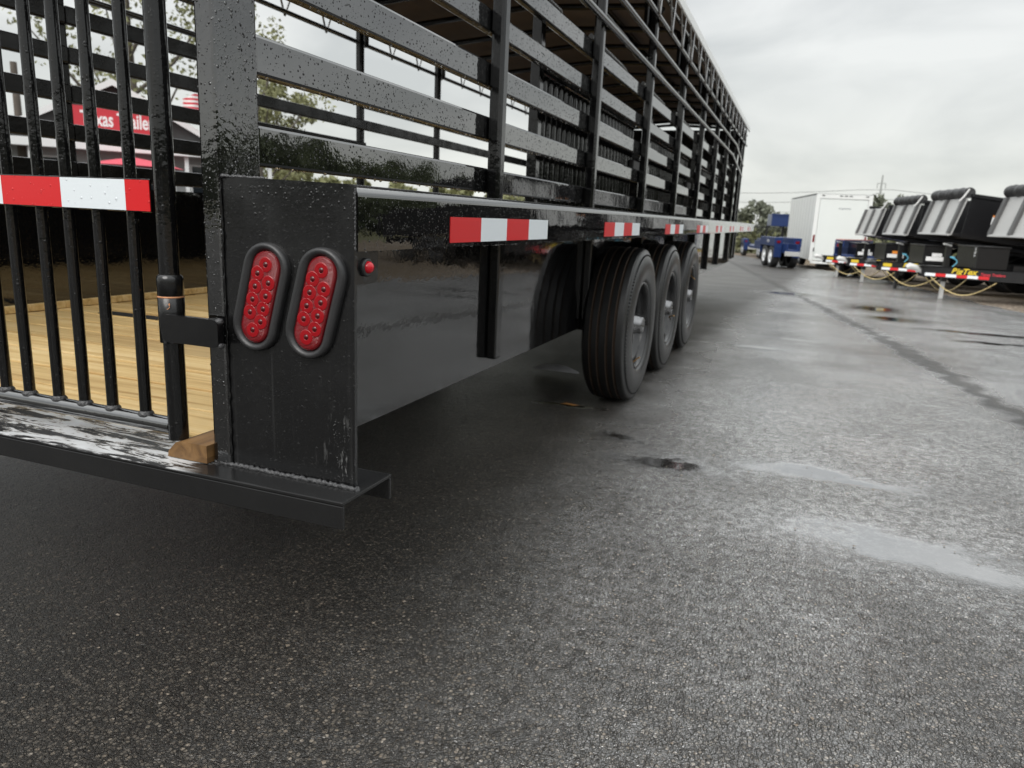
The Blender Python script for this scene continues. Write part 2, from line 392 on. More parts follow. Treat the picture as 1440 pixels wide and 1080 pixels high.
sheet('gravel_lot', lambda y: -46, lambda y: edge_x(y) + 26, ysb[1:-6], -.02, M_GRAVEL)
sheet('asphalt_lane', lambda y: -30, edge_x, [y for y in ysa if y < 50], 0., M_ASPH, wig=.07)

# ------------------------------------------------------------------ livestock trailer
T = thing('livestock_trailer', 'long black slatted livestock trailer with pine floor and three wheels in a row', 'trailer', (-1.9, 1.0, 0))
XO, XF = -.876, -2.915        # outer faces of the uprights, near and far side
CXT = (-.655 - 3.135) / 2     # centre line
def mirror(x): return 2 * CXT - x
PY = [2.15, 3.25, 4.38, 5.53, 6.72, 7.85, 8.92, 10.15, 10.75, 11.12]
SL = [(.971, 1.042), (1.124, 1.192), (1.274, 1.345), (1.425, 1.490), (1.574, 1.643)]
# rear bumper channel
b = MB(); Y0c, Y1c, zt, zb = .955, 1.112, .44, .392; th = .007
b.box(-3.15, -.640, Y0c, Y1c, zt - th, zt, .0018); b.box(-3.15, -.640, Y0c, Y0c + th, zb, zt - th - .0005, .0015); b.box(-3.15, -.640, Y1c - th, Y1c, zb, zt - th - .0005, .0015)
M = NT('wet_bumper_paint_with_painted_sheen'); st = M.mapv((1.2, 7, 7))
pm = M.noise(5.5, 10, .74, st, .8); sheen_patches = M.step(pm, .47, .53)
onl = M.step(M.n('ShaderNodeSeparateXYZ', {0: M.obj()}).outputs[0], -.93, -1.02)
sky_sheen = M.math('MULTIPLY', M.math('MULTIPLY', sheen_patches, onl), M.step(M.n('ShaderNodeSeparateXYZ', {0: M.obj()}).outputs[2], .436, .439))
M.P(Base_Color=M.mix(M.math('MULTIPLY', sky_sheen, .75), M.mix(M.noise(9, 5), (.008, .008, .0085), (.018, .018, .018)), (.72, .73, .74)), Roughness=M.mixf(sky_sheen, .2, .07), Normal=M.bump(M.math('ADD', M.math('MULTIPLY', sky_sheen, .4), M.math('MULTIPLY', M.noise(60, 3), .3)), .001, .7)); M_BUMP = M.m  # sky reflection on the wet channel top, painted into the colour as white patches
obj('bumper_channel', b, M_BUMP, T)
# corner posts and tail plates, both sides
def side_x(x, far): return mirror(x) if far else x
for far in (False, True):
    X = lambda x: side_x(x, far)
    b = MB(); b.box(X(-.953), X(-.9148), 1.012, 1.118, .4405, 2.2, .005)
    obj('corner_post', b, M_WET, T)
    b = MB()                                   # tail plate with its slightly falling top edge
    pr = [(X(-.914), .4405), (X(-.657), .4405), (X(-.657), .9385), (X(-.664), .9415), (X(-.914), .948)]
    b.extr(pr, 1.0185, 1.026); obj('tail_plate', b, M_PLATE, T)
def bead(name, p0, p1, r, mat, n=60, jit=.25):
    p0, p1 = Vector(p0), Vector(p1); pts = []; rs = []
    for i in range(n + 1):
        pts.append(p0.lerp(p1, i / n) + Vector((rnd.uniform(-1, 1), rnd.uniform(-1, 1), rnd.uniform(-1, 1))) * r * jit); rs.append(r * (.75 + .35 * math.sin(i * 1.9) * .6 + rnd.uniform(0, .35)))
    return obj(name, MB().tube(pts, rs, 7), mat, T)
bead('weld_bead', (-.952, 1.016, .442), (-.648, 1.012, .442), .0045, M_WELD, 90)
bead('weld_bead', (-.6575, 1.021, .84), (-.6575, 1.021, .935), .0022, M_WELD, 40)
bead('weld_bead', (-.9155, 1.0165, .445), (-.9155, 1.0165, .94), .0024, M_SATIN, 70, .5)
bead('weld_bead', (-.914, 1.016, .948), (-.835, 1.03, .9465), .0032, M_WELD, 26)
# fender rails
for far in (False, True):
    arc = [(-.655 - .019 + .019 * math.cos(R(a)), .923 + .019 * math.sin(R(a))) for a in range(0, 91, 9)]
    prof = [(-.655, .838)] + arc + [(-.944, .942), (-.944, .936), (-.676, .936), (-.664, .930), (-.661, .92), (-.661, .844), (-.68, .844), (-.68, .838)]
    if far: prof = [(mirror(x), z) for x, z in prof]
    b = MB(); b.extr(prof, 1.0265, 11.46, True); me = b.mesh('fender_rail')
    fr = obj('fender_rail', me, [M_RAIL, M_FILM], T)
    for p in me.polygons:
        if p.normal.z > .1: p.material_index = 1
    md = fr.modifiers.new('edge_split', 'EDGE_SPLIT'); md.split_angle = R(28)
# side panels
b = MB(); b.box(-.951, -.945, 1.132, 11.3, .39, .935, .0015); obj('side_panel', b, M_PANEL, T)
b = MB(); b.box(mirror(-.951), mirror(-.945), 1.132, 11.3, .39, .935); obj('side_panel', b, M_PANEL, T)
# body frame below the floor
b = MB(); b.box(-1.2, -1.15, 1.13, 11.3, .33, .405, .004); obj('frame_beam', b, M_DARK, T)
b = MB(); b.box(-2.64, -2.59, 1.13, 11.3, .33, .405, .004); obj('frame_beam', b, M_DARK, T)
for i in range(18):
    y = 1.3 + i * .58
    obj('cross_member', MB().box(-2.588, -1.202, y, y + .05, .335, .404, 0), M_DARK, T)
# uprights with the pipe clips, slats
slat_cache = {}
def slat(x0, x1, y0, y1, z0, z1, parent, mat=M_SLAT):
    L = round(y1 - y0, 3); k = (L, round(x1 - x0, 3), round(z1 - z0, 3), mat.name)
    if k not in slat_cache:
        me = slat_cache[k] = MB().box(0, k[1], 0, L, 0, k[2], .006).mesh('slat'); me.materials.append(mat); me.materials.append(M_INNER)
        for p in me.polygons:
            if p.normal.z < -.2 or p.normal.x < -.2: p.material_index = 1
    o = obj('slat', slat_cache[k], mat, parent); o.location = (x0, y0, z0); return o
ends = [1.1185] + PY
for far in (False, True):
    for y in PY:
        if far: y += .16
        b = MB(); xa, xb = (XO - .043, XO) if not far else (XF, XF + .043)
        ya = y * 1.052; la, lb = (-.9445, -.909) if not far else (mirror(-.909), mirror(-.9445))
        b.box(la, lb, ya, ya + .05, .43, .8375, .006); b.box(xa, xb, y, y + .05, .9425, 2.19, .011)
        obj('upright', b, M_INNER if far else M_PAINT, T)
    for i in range(len(ends) - 1):
        y0 = ends[i] + (0 if i == 0 else .0265); y1 = ends[i + 1] + .0255
        if far:
            y0 += 0 if i == 0 else .16; y1 += .16
        for k, (z0, z1) in enumerate(SL):
            if far and y0 > 3.9:
                if k in (1, 2, 4): continue
            xa = -.9465 if not far else XF + .0435
            slat(xa, xa + .027, y0, y1, z0, z1, T, M_INNER if far else M_SLAT)
        if far and y0 > 3.9:
            slat(XF + .0435, XF + .065, y0, y1, 1.565, 1.592, T, M_INNER)
# long pipes, truss rods and roof, near and far
for far in (False, True):
    X = lambda x: side_x(x, far)
    xr = XO + .015 if not far else XF - .015
    for z, r, y1, ye in ((1.71, .014, 9.3, 11.15), (1.855, .014, 9.6, 11.2), (1.993, .014, 11.2, 11.2)):
        if far and z < 1.9: y1 = ye = 3.4
        pts = [(xr, 1.1, z), (xr, y1, z)] + ([(xr + (.02 if far else -.02), ye, z - (.13 if z < 1.9 else 0))] if ye > y1 else [])
        obj('rail_pipe', MB().tube(pts, r, 10), M_FILM, T)
    obj('rail_pipe', MB().tube([(xr - (.004 if not far else -.004), 1.1, 2.125), (xr - (.004 if not far else -.004), 11.2, 2.125)], .009, 8), M_FILM, T)
    y = 1.4; rod = None
    while y < 11.0:
        for dy in (.1, -.1):
            pts = [(xr + (.016 if not far else -.016), y, 1.975), (xr + (.006 if not far else -.006), y + dy, 2.19)]
            obj('truss_rod', MB().tube(pts, .0062, 6), M_FILM, T)
        y += .408
# inner rods of each bay, near side
for i in range(1, len(ends) - 2):
    y0 = ends[i] + .055; y1 = ends[i + 1] - .005
    for z in (1.66, 1.80):
        obj('inner_rail', MB().tube([(-.945, y0, z + .01), (-.945, y0 + (y1 - y0) * .62, z), (-.95, y0 + (y1 - y0) * .66, z - .015), (-.95, y1, z - .022)], .012, 8), M_PAINT, T)
# roof
RY0, RY1 = 2.0, 11.35
xs = [XO + .012, XO - .05, XO - .25, (XO + XF) / 2, XF + .25, XF + .05, XF - .012]; zs = [2.245, 2.262, 2.30, 2.33, 2.30, 2.262, 2.245]
prof = list(zip(xs, zs)) + [(x, z - .012) for x, z in list(zip(xs, zs))[::-1]]
obj('roof_sheet', MB().extr(prof, RY0, RY1), M_ROOFU, T)
for x in (XO + .022, XF - .022):
    b = MB(); b.box(x - .0085, x + .0085, RY0, RY1, 2.192, 2.252, .004); obj('roof_edge_trim', b, M_ROOFE, T)
for y, full in [(2.1, 1)] + [(p, 1) for p in PY[1:]] + [(p + .56, 0) for p in PY[1:7]]:
    e = [(XO - .0655, 1.95, 0), (XO - .067, 2.12, 0)] if full else []
    e2 = [(XF + .067, 2.12, .16), (XF + .0655, 1.95, .16)] if full else []
    pts = [(x, y + .026 + dy, z) for x, z, dy in e + [(XO - .09, 2.185, 0), (XO - .15, 2.215, .01), ((XO + XF) / 2, 2.27, .08), (XF + .15, 2.215, .15), (XF + .09, 2.185, .16)] + e2]
    obj('roof_bow', MB().tube(pts, .02, 8), M_PAINT, T)
for f in (.25, .5, .75):
    x = XO + (XF - XO) * f; obj('roof_purlin', MB().box(x - .02, x + .02, RY0 + .03, RY1 - .03, 2.235 + .03 * (1 - abs(f - .5) * 2), 2.262 + .03 * (1 - abs(f - .5) * 2), .004), M_PAINT, T)
# inner walls
b = MB(); b.box(-2.868, -2.86, 1.14, 11.3, .445, .93); b.box(-2.874, -2.85, 1.14, 11.3, .9305, .947); obj('inner_wall_panel', b, M_WALLB, T)
b = MB(); b.box(-2.85, -2.842, 8.1, 11.3, .9475, 1.95); obj('inner_wall_panel', b, M_WALLB, T)
b = MB(); b.box(-.965, -.957, 1.14, 11.3, .445, .935); obj('inner_wall_panel', b, M_WALLB, T)
b = MB(); b.box(-2.84, -.97, 11.22, 11.24, .445, 2.2); obj('front_wall', b, M_SATIN, T)
# plank floor
y = 1.115; floor = part('plank_floor', T); pc = {}
while y < 11.1:
    w = rnd.choice((.138, .14, .141, .139)); k = round(w, 3)
    if k not in pc: pc[k] = MB().box(0, 1.872, 0, k, 0, .038, .005).mesh('plank')
    o = obj('plank', pc[k], M_PINE, floor); o.location = (-2.842, y, .408 + rnd.uniform(-.0012, .0015)); y += w + .011
obj('floor_kick_strip', MB().box(-2.842, -2.815, 1.13, 11.2, .4485, .476, .003), M_PINE, T)
tb = MB(); tb.extr([(-1.048, .4415), (-1.046, .452), (-1.028, .4705), (-1.015, .4745), (-.956, .4745), (-.956, .4415)], .998, 2.6)
bo = obj('timber_board', tb, [M_BOARD, M_ENDG]); me = bo.data
for p in me.polygons:
    if p.normal.y < -.9: p.material_index = 1
tag(bo, 'short brown timber board with ringed end grain poking out beside the black corner post', 'board')
obj('floor_strap', MB().box(-2.6, -2.27, 2.17, 2.23, .4485, .4515), M_DARK, T)
# gate
G = part('rear_gate', T); gy = 1.018
obj('hinge_pipe', MB().tube([(-1.039, gy, .472), (-1.039, gy, 2.12)], .0178, 20), M_GATE, G)
bx = [-1.097, -1.179, -1.251, -1.32, -1.401, -1.467] + [-1.467 - .0735 * k for k in range(1, 17)]
for x in bx:
    x *= gy
    obj('gate_bar', MB().tube([(x, gy, .49), (x, gy, 2.1)], .0106, 14), M_GATE, G)
    w = MB(); w.lathe([(-.004, .0125), (0, .0150), (.0035, .0135), (.007, .0105)], 'z', (x, gy, .5085), 14); obj('weld_ring', w, M_WELD, G)
obj('gate_bottom_pipe', MB().tube([(-2.72, gy, .495), (-1.05, gy, .495)], .0158, 16), M_FILM, G)
obj('gate_top_pipe', MB().tube([(-2.72, gy, 2.1), (-1.04, gy, 2.1)], .0175, 14), M_PAINT, G)
obj('hinge_pipe', MB().tube([(-2.745, gy, .472), (-2.745, gy, 2.12)], .0178, 16), M_PAINT, G)
obj('gate_flat_bar', MB().box(-2.72, -1.056, 1.0026, 1.0066, .882, .9385, .001), M_PAINT, G)
# hinge sleeve and strap
h = part('gate_hinge', T)
sl_ = MB(); sl_.lathe([(.655, .0178), (.655, .0225), (.735, .0225), (.7365, .0205), (.738, .0225), (.768, .0225), (.7735, .021), (.776, .0178)], 'z', (-1.039, gy, 0), 24); obj('hinge_sleeve', sl_, M_SATIN, h)
sl_ = MB(); sl_.lathe([(.7356, .0226), (.7365, .0230), (.7376, .0230), (.7385, .0226)], 'z', (-1.039, gy, 0), 24); obj('rust_seam', sl_, M_RUST, h)
sl_ = MB(); sl_.lathe([(-.0, .0), (.003, .006), (.0, .009)], 'y', (-1.030, gy - .0205, .725), 9); obj('rust_spot', sl_, M_RUST, h)
st_ = MB(); pr = []
for cx, cz, a0 in ((-.916, .6995, 0), (-1.0195, .6995, 90), (-1.0195, .671, 180), (-.916, .671, 270)):
    for a in range(0, 91, 30): pr.append((cx + .010 * math.cos(R(a0 + a)), cz + .010 * math.sin(R(a0 + a))))
st_.extr(pr, .984, .9955); obj('hinge_strap', st_, M_SATIN, h)
b = MB(); b.box(-.945, -.918, .9957, 1.0115, .664, .707); obj('hinge_backing', b, M_SATIN, h)
for p, r in (((-.9085, .992, .706), .008), ((-.9075, .992, .664), .007)):
    w = MB(); w.lathe([(-r * .7, .0), (-r * .5, r * .7), (0, r), (r * .6, r * .7), (r * .8, 0)], 'z', p, 9); obj('weld_blob', w, M_WELD, h)
# reflective tapes -----------------------------------------------------
def tape_seg(x0, x1, y0, y1, z0, z1, red, parent):
    o = obj('red_segment' if red else 'white_segment', MB().box(x0, x1, y0, y1, z0, z1), M_TR if red else M_TW, parent)
g1 = part('reflective_tape', T); xb_ = [-1.0565, -1.112, -1.268, -1.422, -1.576, -1.73, -1.884, -2.04, -2.2, -2.35]
for i in range(len(xb_) - 1): tape_seg(xb_[i + 1] + .0002, xb_[i], 1.0008, 1.0023, .884, .9365, i % 2 == 0, g1)
for i, y in enumerate((1.36, 2.62, 3.9, 5.15, 6.35, 7.6, 8.9, 10.2)):
    g1 = part('reflective_tape', T); L = .154
    for k in range(4): tape_seg(-.6548, -.6538, y + L * k + .0002, y + L * (k + 1), .846, .8968, k % 2 == 0, g1)
# tail lights -----------------------------------------------------------
def stadium(L, Wd, n=14):
    r = Wd / 2; h = L / 2 - r; pts = []
    for i in range(n + 1): a = math.pi * i / n; pts.append((r * math.cos(a), h + r * math.sin(a)))
    for i in range(n + 1): a = math.pi + math.pi * i / n; pts.append((r * math.cos(a), -h + r * math.sin(a)))
    return pts
def tail_light(cx, cz, tilt):
    tl = part('tail_light', T); Mx = Matrix.Translation((cx, 1.0185, cz)) @ Matrix.Rotation(tilt, 4, 'Y')
    def shell(rows, name, mat, cap=None):
        mb = MB(); vs = []; n = None
        for (L, Wd, y) in rows:
            st = stadium(L, Wd); n = len(st); vs += [Mx @ Vector((x, y, z)) for x, z in st]
        fs = [(r * n + i, r * n + (i + 1) % n, (r + 1) * n + (i + 1) % n, (r + 1) * n + i) for r in range(len(rows) - 1) for i in range(n)]
        mb.add(vs, fs, True)
        if cap: mb.add(vs[-n:], [list(range(n))], False)
        return obj(name, mb, mat, tl)
    shell([(.188, .090, 0), (.189, .091, -.006), (.186, .088, -.0105), (.181, .083, -.0125), (.174, .072, -.0125), (.168, .062, -.010), (.163, .057, -.006), (.162, .056, -.002)], 'rubber_grommet', M_RUBBER)
    shell([(.162, .056, -.004), (.160, .054, -.0085), (.152, .046, -.0103), (.124, .018, -.0108)], 'red_lens', M_LENS, True)
    spots = [(0, .058), (0, -.058)] + [(sx * .0122, z + (.0045 if sx < 0 else -.0045)) for z in (.0345, .0115, -.0115, -.0345) for sx in (-1, 1)]
    for (x, z) in spots:
        mb = MB(); vs = []; fs = []; n = 18; prof = [(.0130, -.0106), (.0122, -.0118), (.0108, -.0110), (.0094, -.0119), (.0078, -.0111), (.0062, -.0121), (.0046, -.0113)]
        for (r, y) in prof: vs += [Mx @ Vector((x + r * math.cos(2 * math.pi * k / n), y, z + r * math.sin(2 * math.pi * k / n))) for k in range(n)]
        fs = [(i * n + k, i * n + (k + 1) % n, (i + 1) * n + (k + 1) % n, (i + 1) * n + k) for i in range(len(prof) - 1) for k in range(n)]
        mb.add(vs, fs, True); vs2 = []
        prof2 = [(.0046, -.0113), (.0032, -.0124), (.0010, -.0128)]
        for (r, y) in prof2: vs2 += [Mx @ Vector((x + r * math.cos(2 * math.pi * k / n), y, z + r * math.sin(2 * math.pi * k / n))) for k in range(n)]
        fs2 = [(i * n + k, i * n + (k + 1) % n, (i + 1) * n + (k + 1) % n, (i + 1) * n + k) for i in range(2) for k in range(n)] + [tuple(range(2 * n, 3 * n))]
        mb.add(vs2, fs2, True, 1)
        obj('led', mb, [M_LEDR, M_LED], tl)
tail_light(-.8365, .7515, R(15.4)); tail_light(-.7275, .7495, R(15.6))
# side marker light
mk = part('side_marker', T)
b = MB(); pr = [(1.0268, .842), (1.0268, .783), (1.096, .783), (1.103, .786), (1.107, .793), (1.107, .842)]
b.add([(-.672, y, z) for y, z in pr] + [(-.667, y, z) for y, z in pr], [tuple(range(6)), tuple(range(11, 5, -1))] + [(i, (i + 1) % 6, 6 + (i + 1) % 6, 6 + i) for i in range(6)])
obj('bracket', b, M_PLATE, mk)
cz, cy = .811, 1.066
obj('rubber_ring', MB().lathe([(-.667, .0155), (-.662, .0155), (-.660, .0125), (-.661, .0095)], 'x', (0, cy, cz), 20), M_RUBBER, mk)
obj('marker_lens', MB().lathe([(-.663, .0105), (-.657, .0095), (-.653, .006), (-.6518, .0)], 'x', (0, cy, cz), 20), simple('bright_red_marker_lens', (.55, .008, .02), .1), mk)
# wheels ----------------------------------------------------------------
def make_wheel(name='wheel'):
    w = part(name, T)
    R0 = .389; Wd = .235
    # outer side at x=0, tyre runs to x=-Wd
    o = []
    side = [(-.03, .222), (-.012, .228), (-.006, .238), (.0, .265), (.002, .295), (-.003, .325), (-.008, .343), (-.009, .346), (-.013, .352), (-.016, .3535), (-.019, .366), (-.0215, .372)]
    tread = [(-.024, .379), (-.030, .3835)]
    gx = [-.060, -.096, -.139, -.175]
    for g in gx: tread += [(g + .0065, R0 if g < -.1 else R0 - .001), (g + .0045, .3765), (g - .0045, .3765), (g - .0065, R0)]
    tread += [(-Wd + .030, .3845), (-Wd + .022, .377), (-Wd + .010, .355), (-Wd - .001, .30), (-Wd + .004, .245), (-Wd + .03, .222)]
    n = 72; mb = MB(); mb.lathe(side, 'x', (0, 0, 0), n, True, 1)
    full = [side[-1]] + tread
    for i in range(len(full) - 1):
        r0, r1 = full[i][1], full[i + 1][1]
        groove = max(abs(r0 - r1), 0) > .006 and min(r0, r1) < .3772 and i > 1 and full[i][0] > -.19 or (abs(r0 - .3765) < 1e-4 and abs(r1 - .3765) < 1e-4)
        mb.lathe(full[i:i + 2], 'x', (0, 0, 0), n, not groove, 2 if groove else 0)
    # fine shoulder teeth on the sidewall edge
    for k in range(120):
        a = 2 * math.pi * k / 120; M4 = Matrix.Rotation(a, 4, 'X')
        mb.box(-.0145, -.0095, -.0025, .0025, .3475, .356, 0, M4, 1)
    obj('tyre', mb, [M_TYRE, M_SIDE, M_GROOVE], w)
    rim = [(-.022, .222), (-.014, .2205), (-.013, .214), (-.018, .208), (-.03, .203), (-.045, .1995), (-.062, .196), (-.066, .192), (-.082, .188), (-.12, .184), (-.138, .175), (-.142, .15), (-.132, .12), (-.118, .095), (-.116, .07)]
    obj('rim', MB().lathe(rim, 'x', (0, 0, 0), 56), M_WHEEL, w)
    hub = [(-.14, .07), (-.06, .07), (-.055, .066), (-.052, .046), (-.012, .043), (-.006, .040), (-.001, .034), (.0, .024), (-.004, .021), (-.005, .0)]
    obj('hub_cap', MB().lathe(hub, 'x', (0, 0, 0), 32), M_CHROME, w)
    for k in range(8):
        a = 2 * math.pi * k / 8 + .2; c = (-.10, .112 * math.cos(a), .112 * math.sin(a))
        obj('lug_nut', MB().lathe([(-.03, .012), (.012, .012), (.017, .009), (.018, 0)], 'x', c, 8), M_CHROME, w)
    obj('valve_stem', MB().tube([(-.04, .0, -.196), (-.02, .0, -.175), (-.005, .0, -.165)], .004, 8), simple('brass', (.6, .36, .16), .35, .8), w)
    return w
w0 = make_wheel(); w0.location = (-.695, 3.735, .3885)
for i, y in enumerate((4.635, 5.545)):
    c = copy_tree(w0, T); c.location = (-.695, y, .3885); c.rotation_euler = (R(67 * (i + 1)), 0, 0)
for i, y in enumerate((3.735, 4.635, 5.545)):
    c = copy_tree(w0, T); c.location = (mirror(-.695), y, .3885); c.rotation_euler = (R(31 * i), 0, R(180))
    obj('axle', MB().tube([(-2.75, y, .38), (-1.0, y, .38)], .045, 12), M_DARK, T)
    obj('leaf_spring', MB().box(-1.1, -1.04, y - .36, y + .36, .42, .46, .008), M_DARK, T)
# divider gates folded back against the slats
def divider(y0, y1, ztop, x=-1.0):
    d = part('divider_gate', T); n = int((y1 - y0) / .068)
    obj('gate_frame', MB().box(x - .02, x + .02, y0 - .045, y0 - .002, .48, ztop + .25, .004), M_PAINT, d)
    for i in range(n):
        y = y0 + .05 + i * (y1 - y0 - .08) / (n - 1)
        obj('gate_bar', MB().tube([(x, y, .52), (x, y, ztop)], .0165, 8), M_PAINT, d)
    obj('gate_rail', MB().box(x - .019, x + .019, y0, y1, ztop, ztop + .03, .004), M_PAINT, d)
    obj('gate_rail', MB().box(x - .019, x + .019, y0, y1, .49, .52, .004), M_PAINT, d)
divider(2.82, 4.5, 1.43); divider(5.0, 6.7, 1.43); divider(7.2, 9.2, 1.43)
for y in (4.5, 6.7): obj('gate_latch', MB().box(-.99, -.955, y - .1, y + .1, 1.19, 1.25, .008), M_DARK, T)


# ================================================================== parked dump trailers
M_BLK = simple('black_trailer_paint', (.012, .012, .013), .22)
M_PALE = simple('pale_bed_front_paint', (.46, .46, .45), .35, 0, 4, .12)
M_RIB = simple('grey_stake_rib', (.09, .09, .09), .4)
M_TARP = simple('black_tarp_vinyl', (.03, .03, .031), .45, 0, 7, .3, .03, 9)
M_ZINC = simple('yellow_zinc_chain', (.5, .4, .2), .4, .7)
M_GALV = simple('pale_jack_metal', (.5, .5, .49), .45, .3)
M_YEL = simple('yellow_lettering', (.62, .44, .02), .5)
M_REDL = simple('red_lettering', (.6, .03, .05), .5)
M_WHT = simple('white_print', (.8, .8, .8), .45)
M_ORG = simple('orange_print', (.8, .26, .03), .5)
M_GRYP = simple('grey_print', (.16, .17, .2), .5)
M_CYAN = simple('light_blue_cable', (.12, .4, .55), .5)
M_BLUE = simple('navy_blue_paint', (.012, .03, .11), .3, 0, 5, .2)
M_WRIM = simple('white_wheel_paint', (.75, .76, .77), .35)
M_TYRE2 = simple('plain_tyre_rubber', (.02, .02, .021), .6)
M_TRP = simple('reflective_red_plain', (.6, .015, .02), .35); M_TWP = simple('reflective_white_plain', (.75, .78, .8), .35)

def small_wheel(parent, x, y, z, r=.37, w=.2, mat_rim=M_WHEEL, axis='y', sgn=-1):
    wh = part('wheel', parent)
    a = 1 if sgn > 0 else -1
    tp = [(0, r * .58), (a * .008, r * .62), (a * .012, r * .82), (a * -.004, r * .94), (a * -.03, r), (a * (-w + .03), r), (a * (-w + .004), r * .94), (a * -w, r * .8), (a * (-w + .02), r * .58)]
    obj('tyre', MB().lathe(tp, axis, (x, y, z), 28), M_TYRE2, wh)
    obj('rim', MB().lathe([(a * -.005, r * .6), (a * .004, r * .57), (a * -.02, r * .5), (a * -.04, r * .42), (a * -.03, r * .25), (a * .01, r * .2), (a * .015, 0)], axis, (x, y, z), 24), mat_rim, wh)
    return wh

def oriented_box(mb, p0, p1, h0, h1, th, off=0):
    p0, p1 = Vector((*p0, 0)), Vector((*p1, 0)); d = (p1 - p0).normalized(); n = Vector((-d.y, d.x, 0))
    a, b_ = p0 + n * off, p1 + n * off
    vs = [a, a + n * th, b_, b_ + n * th]
    v8 = [Vector((v.x, v.y, h)) for v in vs for h in (h0, h1)]
    return mb.add(v8, [(0, 1, 3, 2), (4, 6, 7, 5), (0, 4, 5, 1), (2, 3, 7, 6), (0, 2, 6, 4), (1, 5, 7, 3)])

def dump_trailer(k):
    d = thing('dump_trailer', 'x', 'trailer')
    # tongue
    pn0, pn1, pf0, pf1 = (.06, -.07), (1.75, -.82), (.06, .07), (1.75, .82)
    obj('tongue_rail', oriented_box(MB(), pn0, pn1, .37, .54, .05), M_BLK, d)
    obj('tongue_rail', oriented_box(MB(), pf0, pf1, .37, .54, .05, -.05), M_BLK, d)
    obj('tongue_plate', MB().box(.02, .5, -.12, .12, .545, .556), M_BLK, d)
    obj('coupler', MB().tube([(-.16, 0, .50), (-.12, 0, .53), (-.02, 0, .51), (.1, 0, .46)], [.045, .06, .05, .045], 10), M_GALV if k != 1 else M_BLK, d)
    tp = part('reflective_tape', d); t0 = Vector((*pn0, 0)); t1 = Vector((*pn1, 0)); dd = (t1 - t0).normalized()
    for i in range(6):
        a = t0 + dd * (.06 + .155 * i); b_ = t0 + dd * (.06 + .155 * (i + 1) - .001)
        obj('red_segment' if i % 2 else 'white_segment', oriented_box(MB(), a.xy, b_.xy, .39, .44, -.003, -.001), M_TRP if i % 2 else M_TWP, tp)
    me = text_mesh('BigTex', .13, .001, .25, .004); o = obj('brand_lettering', me, M_YEL, d)
    c = t0 + dd * .62 + Vector((dd.y, -dd.x, 0)) * .003; ang = math.atan2(dd.y, dd.x)
    o.location = (c.x, c.y, .492); o.rotation_euler = (R(90), 0, ang)
    if k == 0:
        me = text_mesh('Texas Trailers', .06, .001, .2, .001); o = obj('dealer_lettering', me, M_REDL, d); c = t0 + dd * 1.03 + Vector((dd.y, -dd.x, 0)) * .003
        o.location = (c.x, c.y, .47); o.rotation_euler = (R(90), 0, ang)
    else:
        obj('yellow_label', oriented_box(MB(), (t0 + dd * .08).xy, (t0 + dd * .24).xy, .455, .52, -.003, -.001), M_YEL, d)
    # jack
    jm = M_BLK if k == 1 else M_GALV
    j = part('jack', d)
    obj('leg', MB().box(.42, .48, -.03, .03, .0, .45, .004), jm, j); obj('outer_tube', MB().box(.408, .492, -.042, .042, .3, .95, .006), M_BLK, j)
    obj('foot', MB().box(.37, .53, -.08, .08, 0, .014), jm, j)
    obj('crank', MB().tube([(.45, -.03, .9), (.45, -.10, .9), (.32, -.12, .93), (.30, -.2, .93)], .014, 8), M_GALV, j)
    # chains
    for sgn in (-1, 1):
        pts = []; rs = []
        for i in range(33):
            t = i / 32; x = .2 + .85 * t; y = sgn * (.14 + .42 * t); z = .37 - .25 * math.sin(math.pi * t) - .02 * t
            pts.append((x, y, z)); rs.append(.013 if i % 2 else .007)
        obj('safety_chain', MB().tube(pts, rs, 6), M_ZINC, d)
    # toolbox
    tbx = part('toolbox', d)
    obj('box', MB().box(.75, 1.22, -.42, .42, .557, .90, .006), M_BLK, tbx); obj('lid', MB().box(.735, 1.235, -.435, .435, .9005, .925, .005), M_BLK, tbx)
    if k == 0:
        me = text_mesh('TEX', .09, .001); o = obj('box_lettering', me, M_WHT, tbx); o.location = (.7335 + .015, -.32, .82); o.rotation_euler = (R(90), R(-90), R(-90))
    else:
        obj('label', MB().box(.8, 1.15, -.4235, -.4205, .62, .70), M_WHT, tbx); obj('label', MB().box(.9, 1.08, -.4235, -.4205, .705, .77), M_ORG if k == 2 else M_WHT, tbx)
    if k in (0, 1): obj('charging_cable', MB().tube([(.52 + .06 * math.sin(t * .55), -.1, .56 + .034 * t - .0018 * t * t) for t in range(13)], .009, 6), M_CYAN, d)
    # chassis, hoist, wheels, fenders
    for t in (-.42, .42): obj('chassis_rail', MB().box(1.3, 5.6, t - .04, t + .04, .46, .63), M_BLK, d)
    obj('chassis_cross', MB().box(1.6, 1.7, -.9, .9, .4, .52), M_BLK, d)
    for a, b_ in (((2.2, .55), (3.6, .95)), ((3.6, .95), (2.4, 1.02))): obj('hoist_arm', MB().tube([(a[0], -.2, a[1]), (b_[0], -.2, b_[1])], .05, 8), M_BLK, d)
    for s in (3.15, 4.0):
        small_wheel(d, s, -1.0, .37); small_wheel(d, s, 1.0, .37, sgn=1)
    for t in (-1, 1):
        b = MB(); pr = [(2.65, .55), (2.85, .80), (4.3, .80), (4.5, .55), (4.49, .54), (4.29, .785), (2.86, .785), (2.66, .54)]
        y0, y1 = (-1.05, -.83) if t < 0 else (.83, 1.05)
        b.add([(x, y0, z) for x, z in pr] + [(x, y1, z) for x, z in pr], [(i, (i + 1) % 8, 8 + (i + 1) % 8, 8 + i) for i in range(8)]); obj('fender', b, M_BLK, d)
    # tilted bed
    tilt = Matrix.Translation((5.5, 0, .68)) @ Matrix.Rotation(R(6.2), 4, 'Y') @ Matrix.Translation((-5.5, 0, -.68))
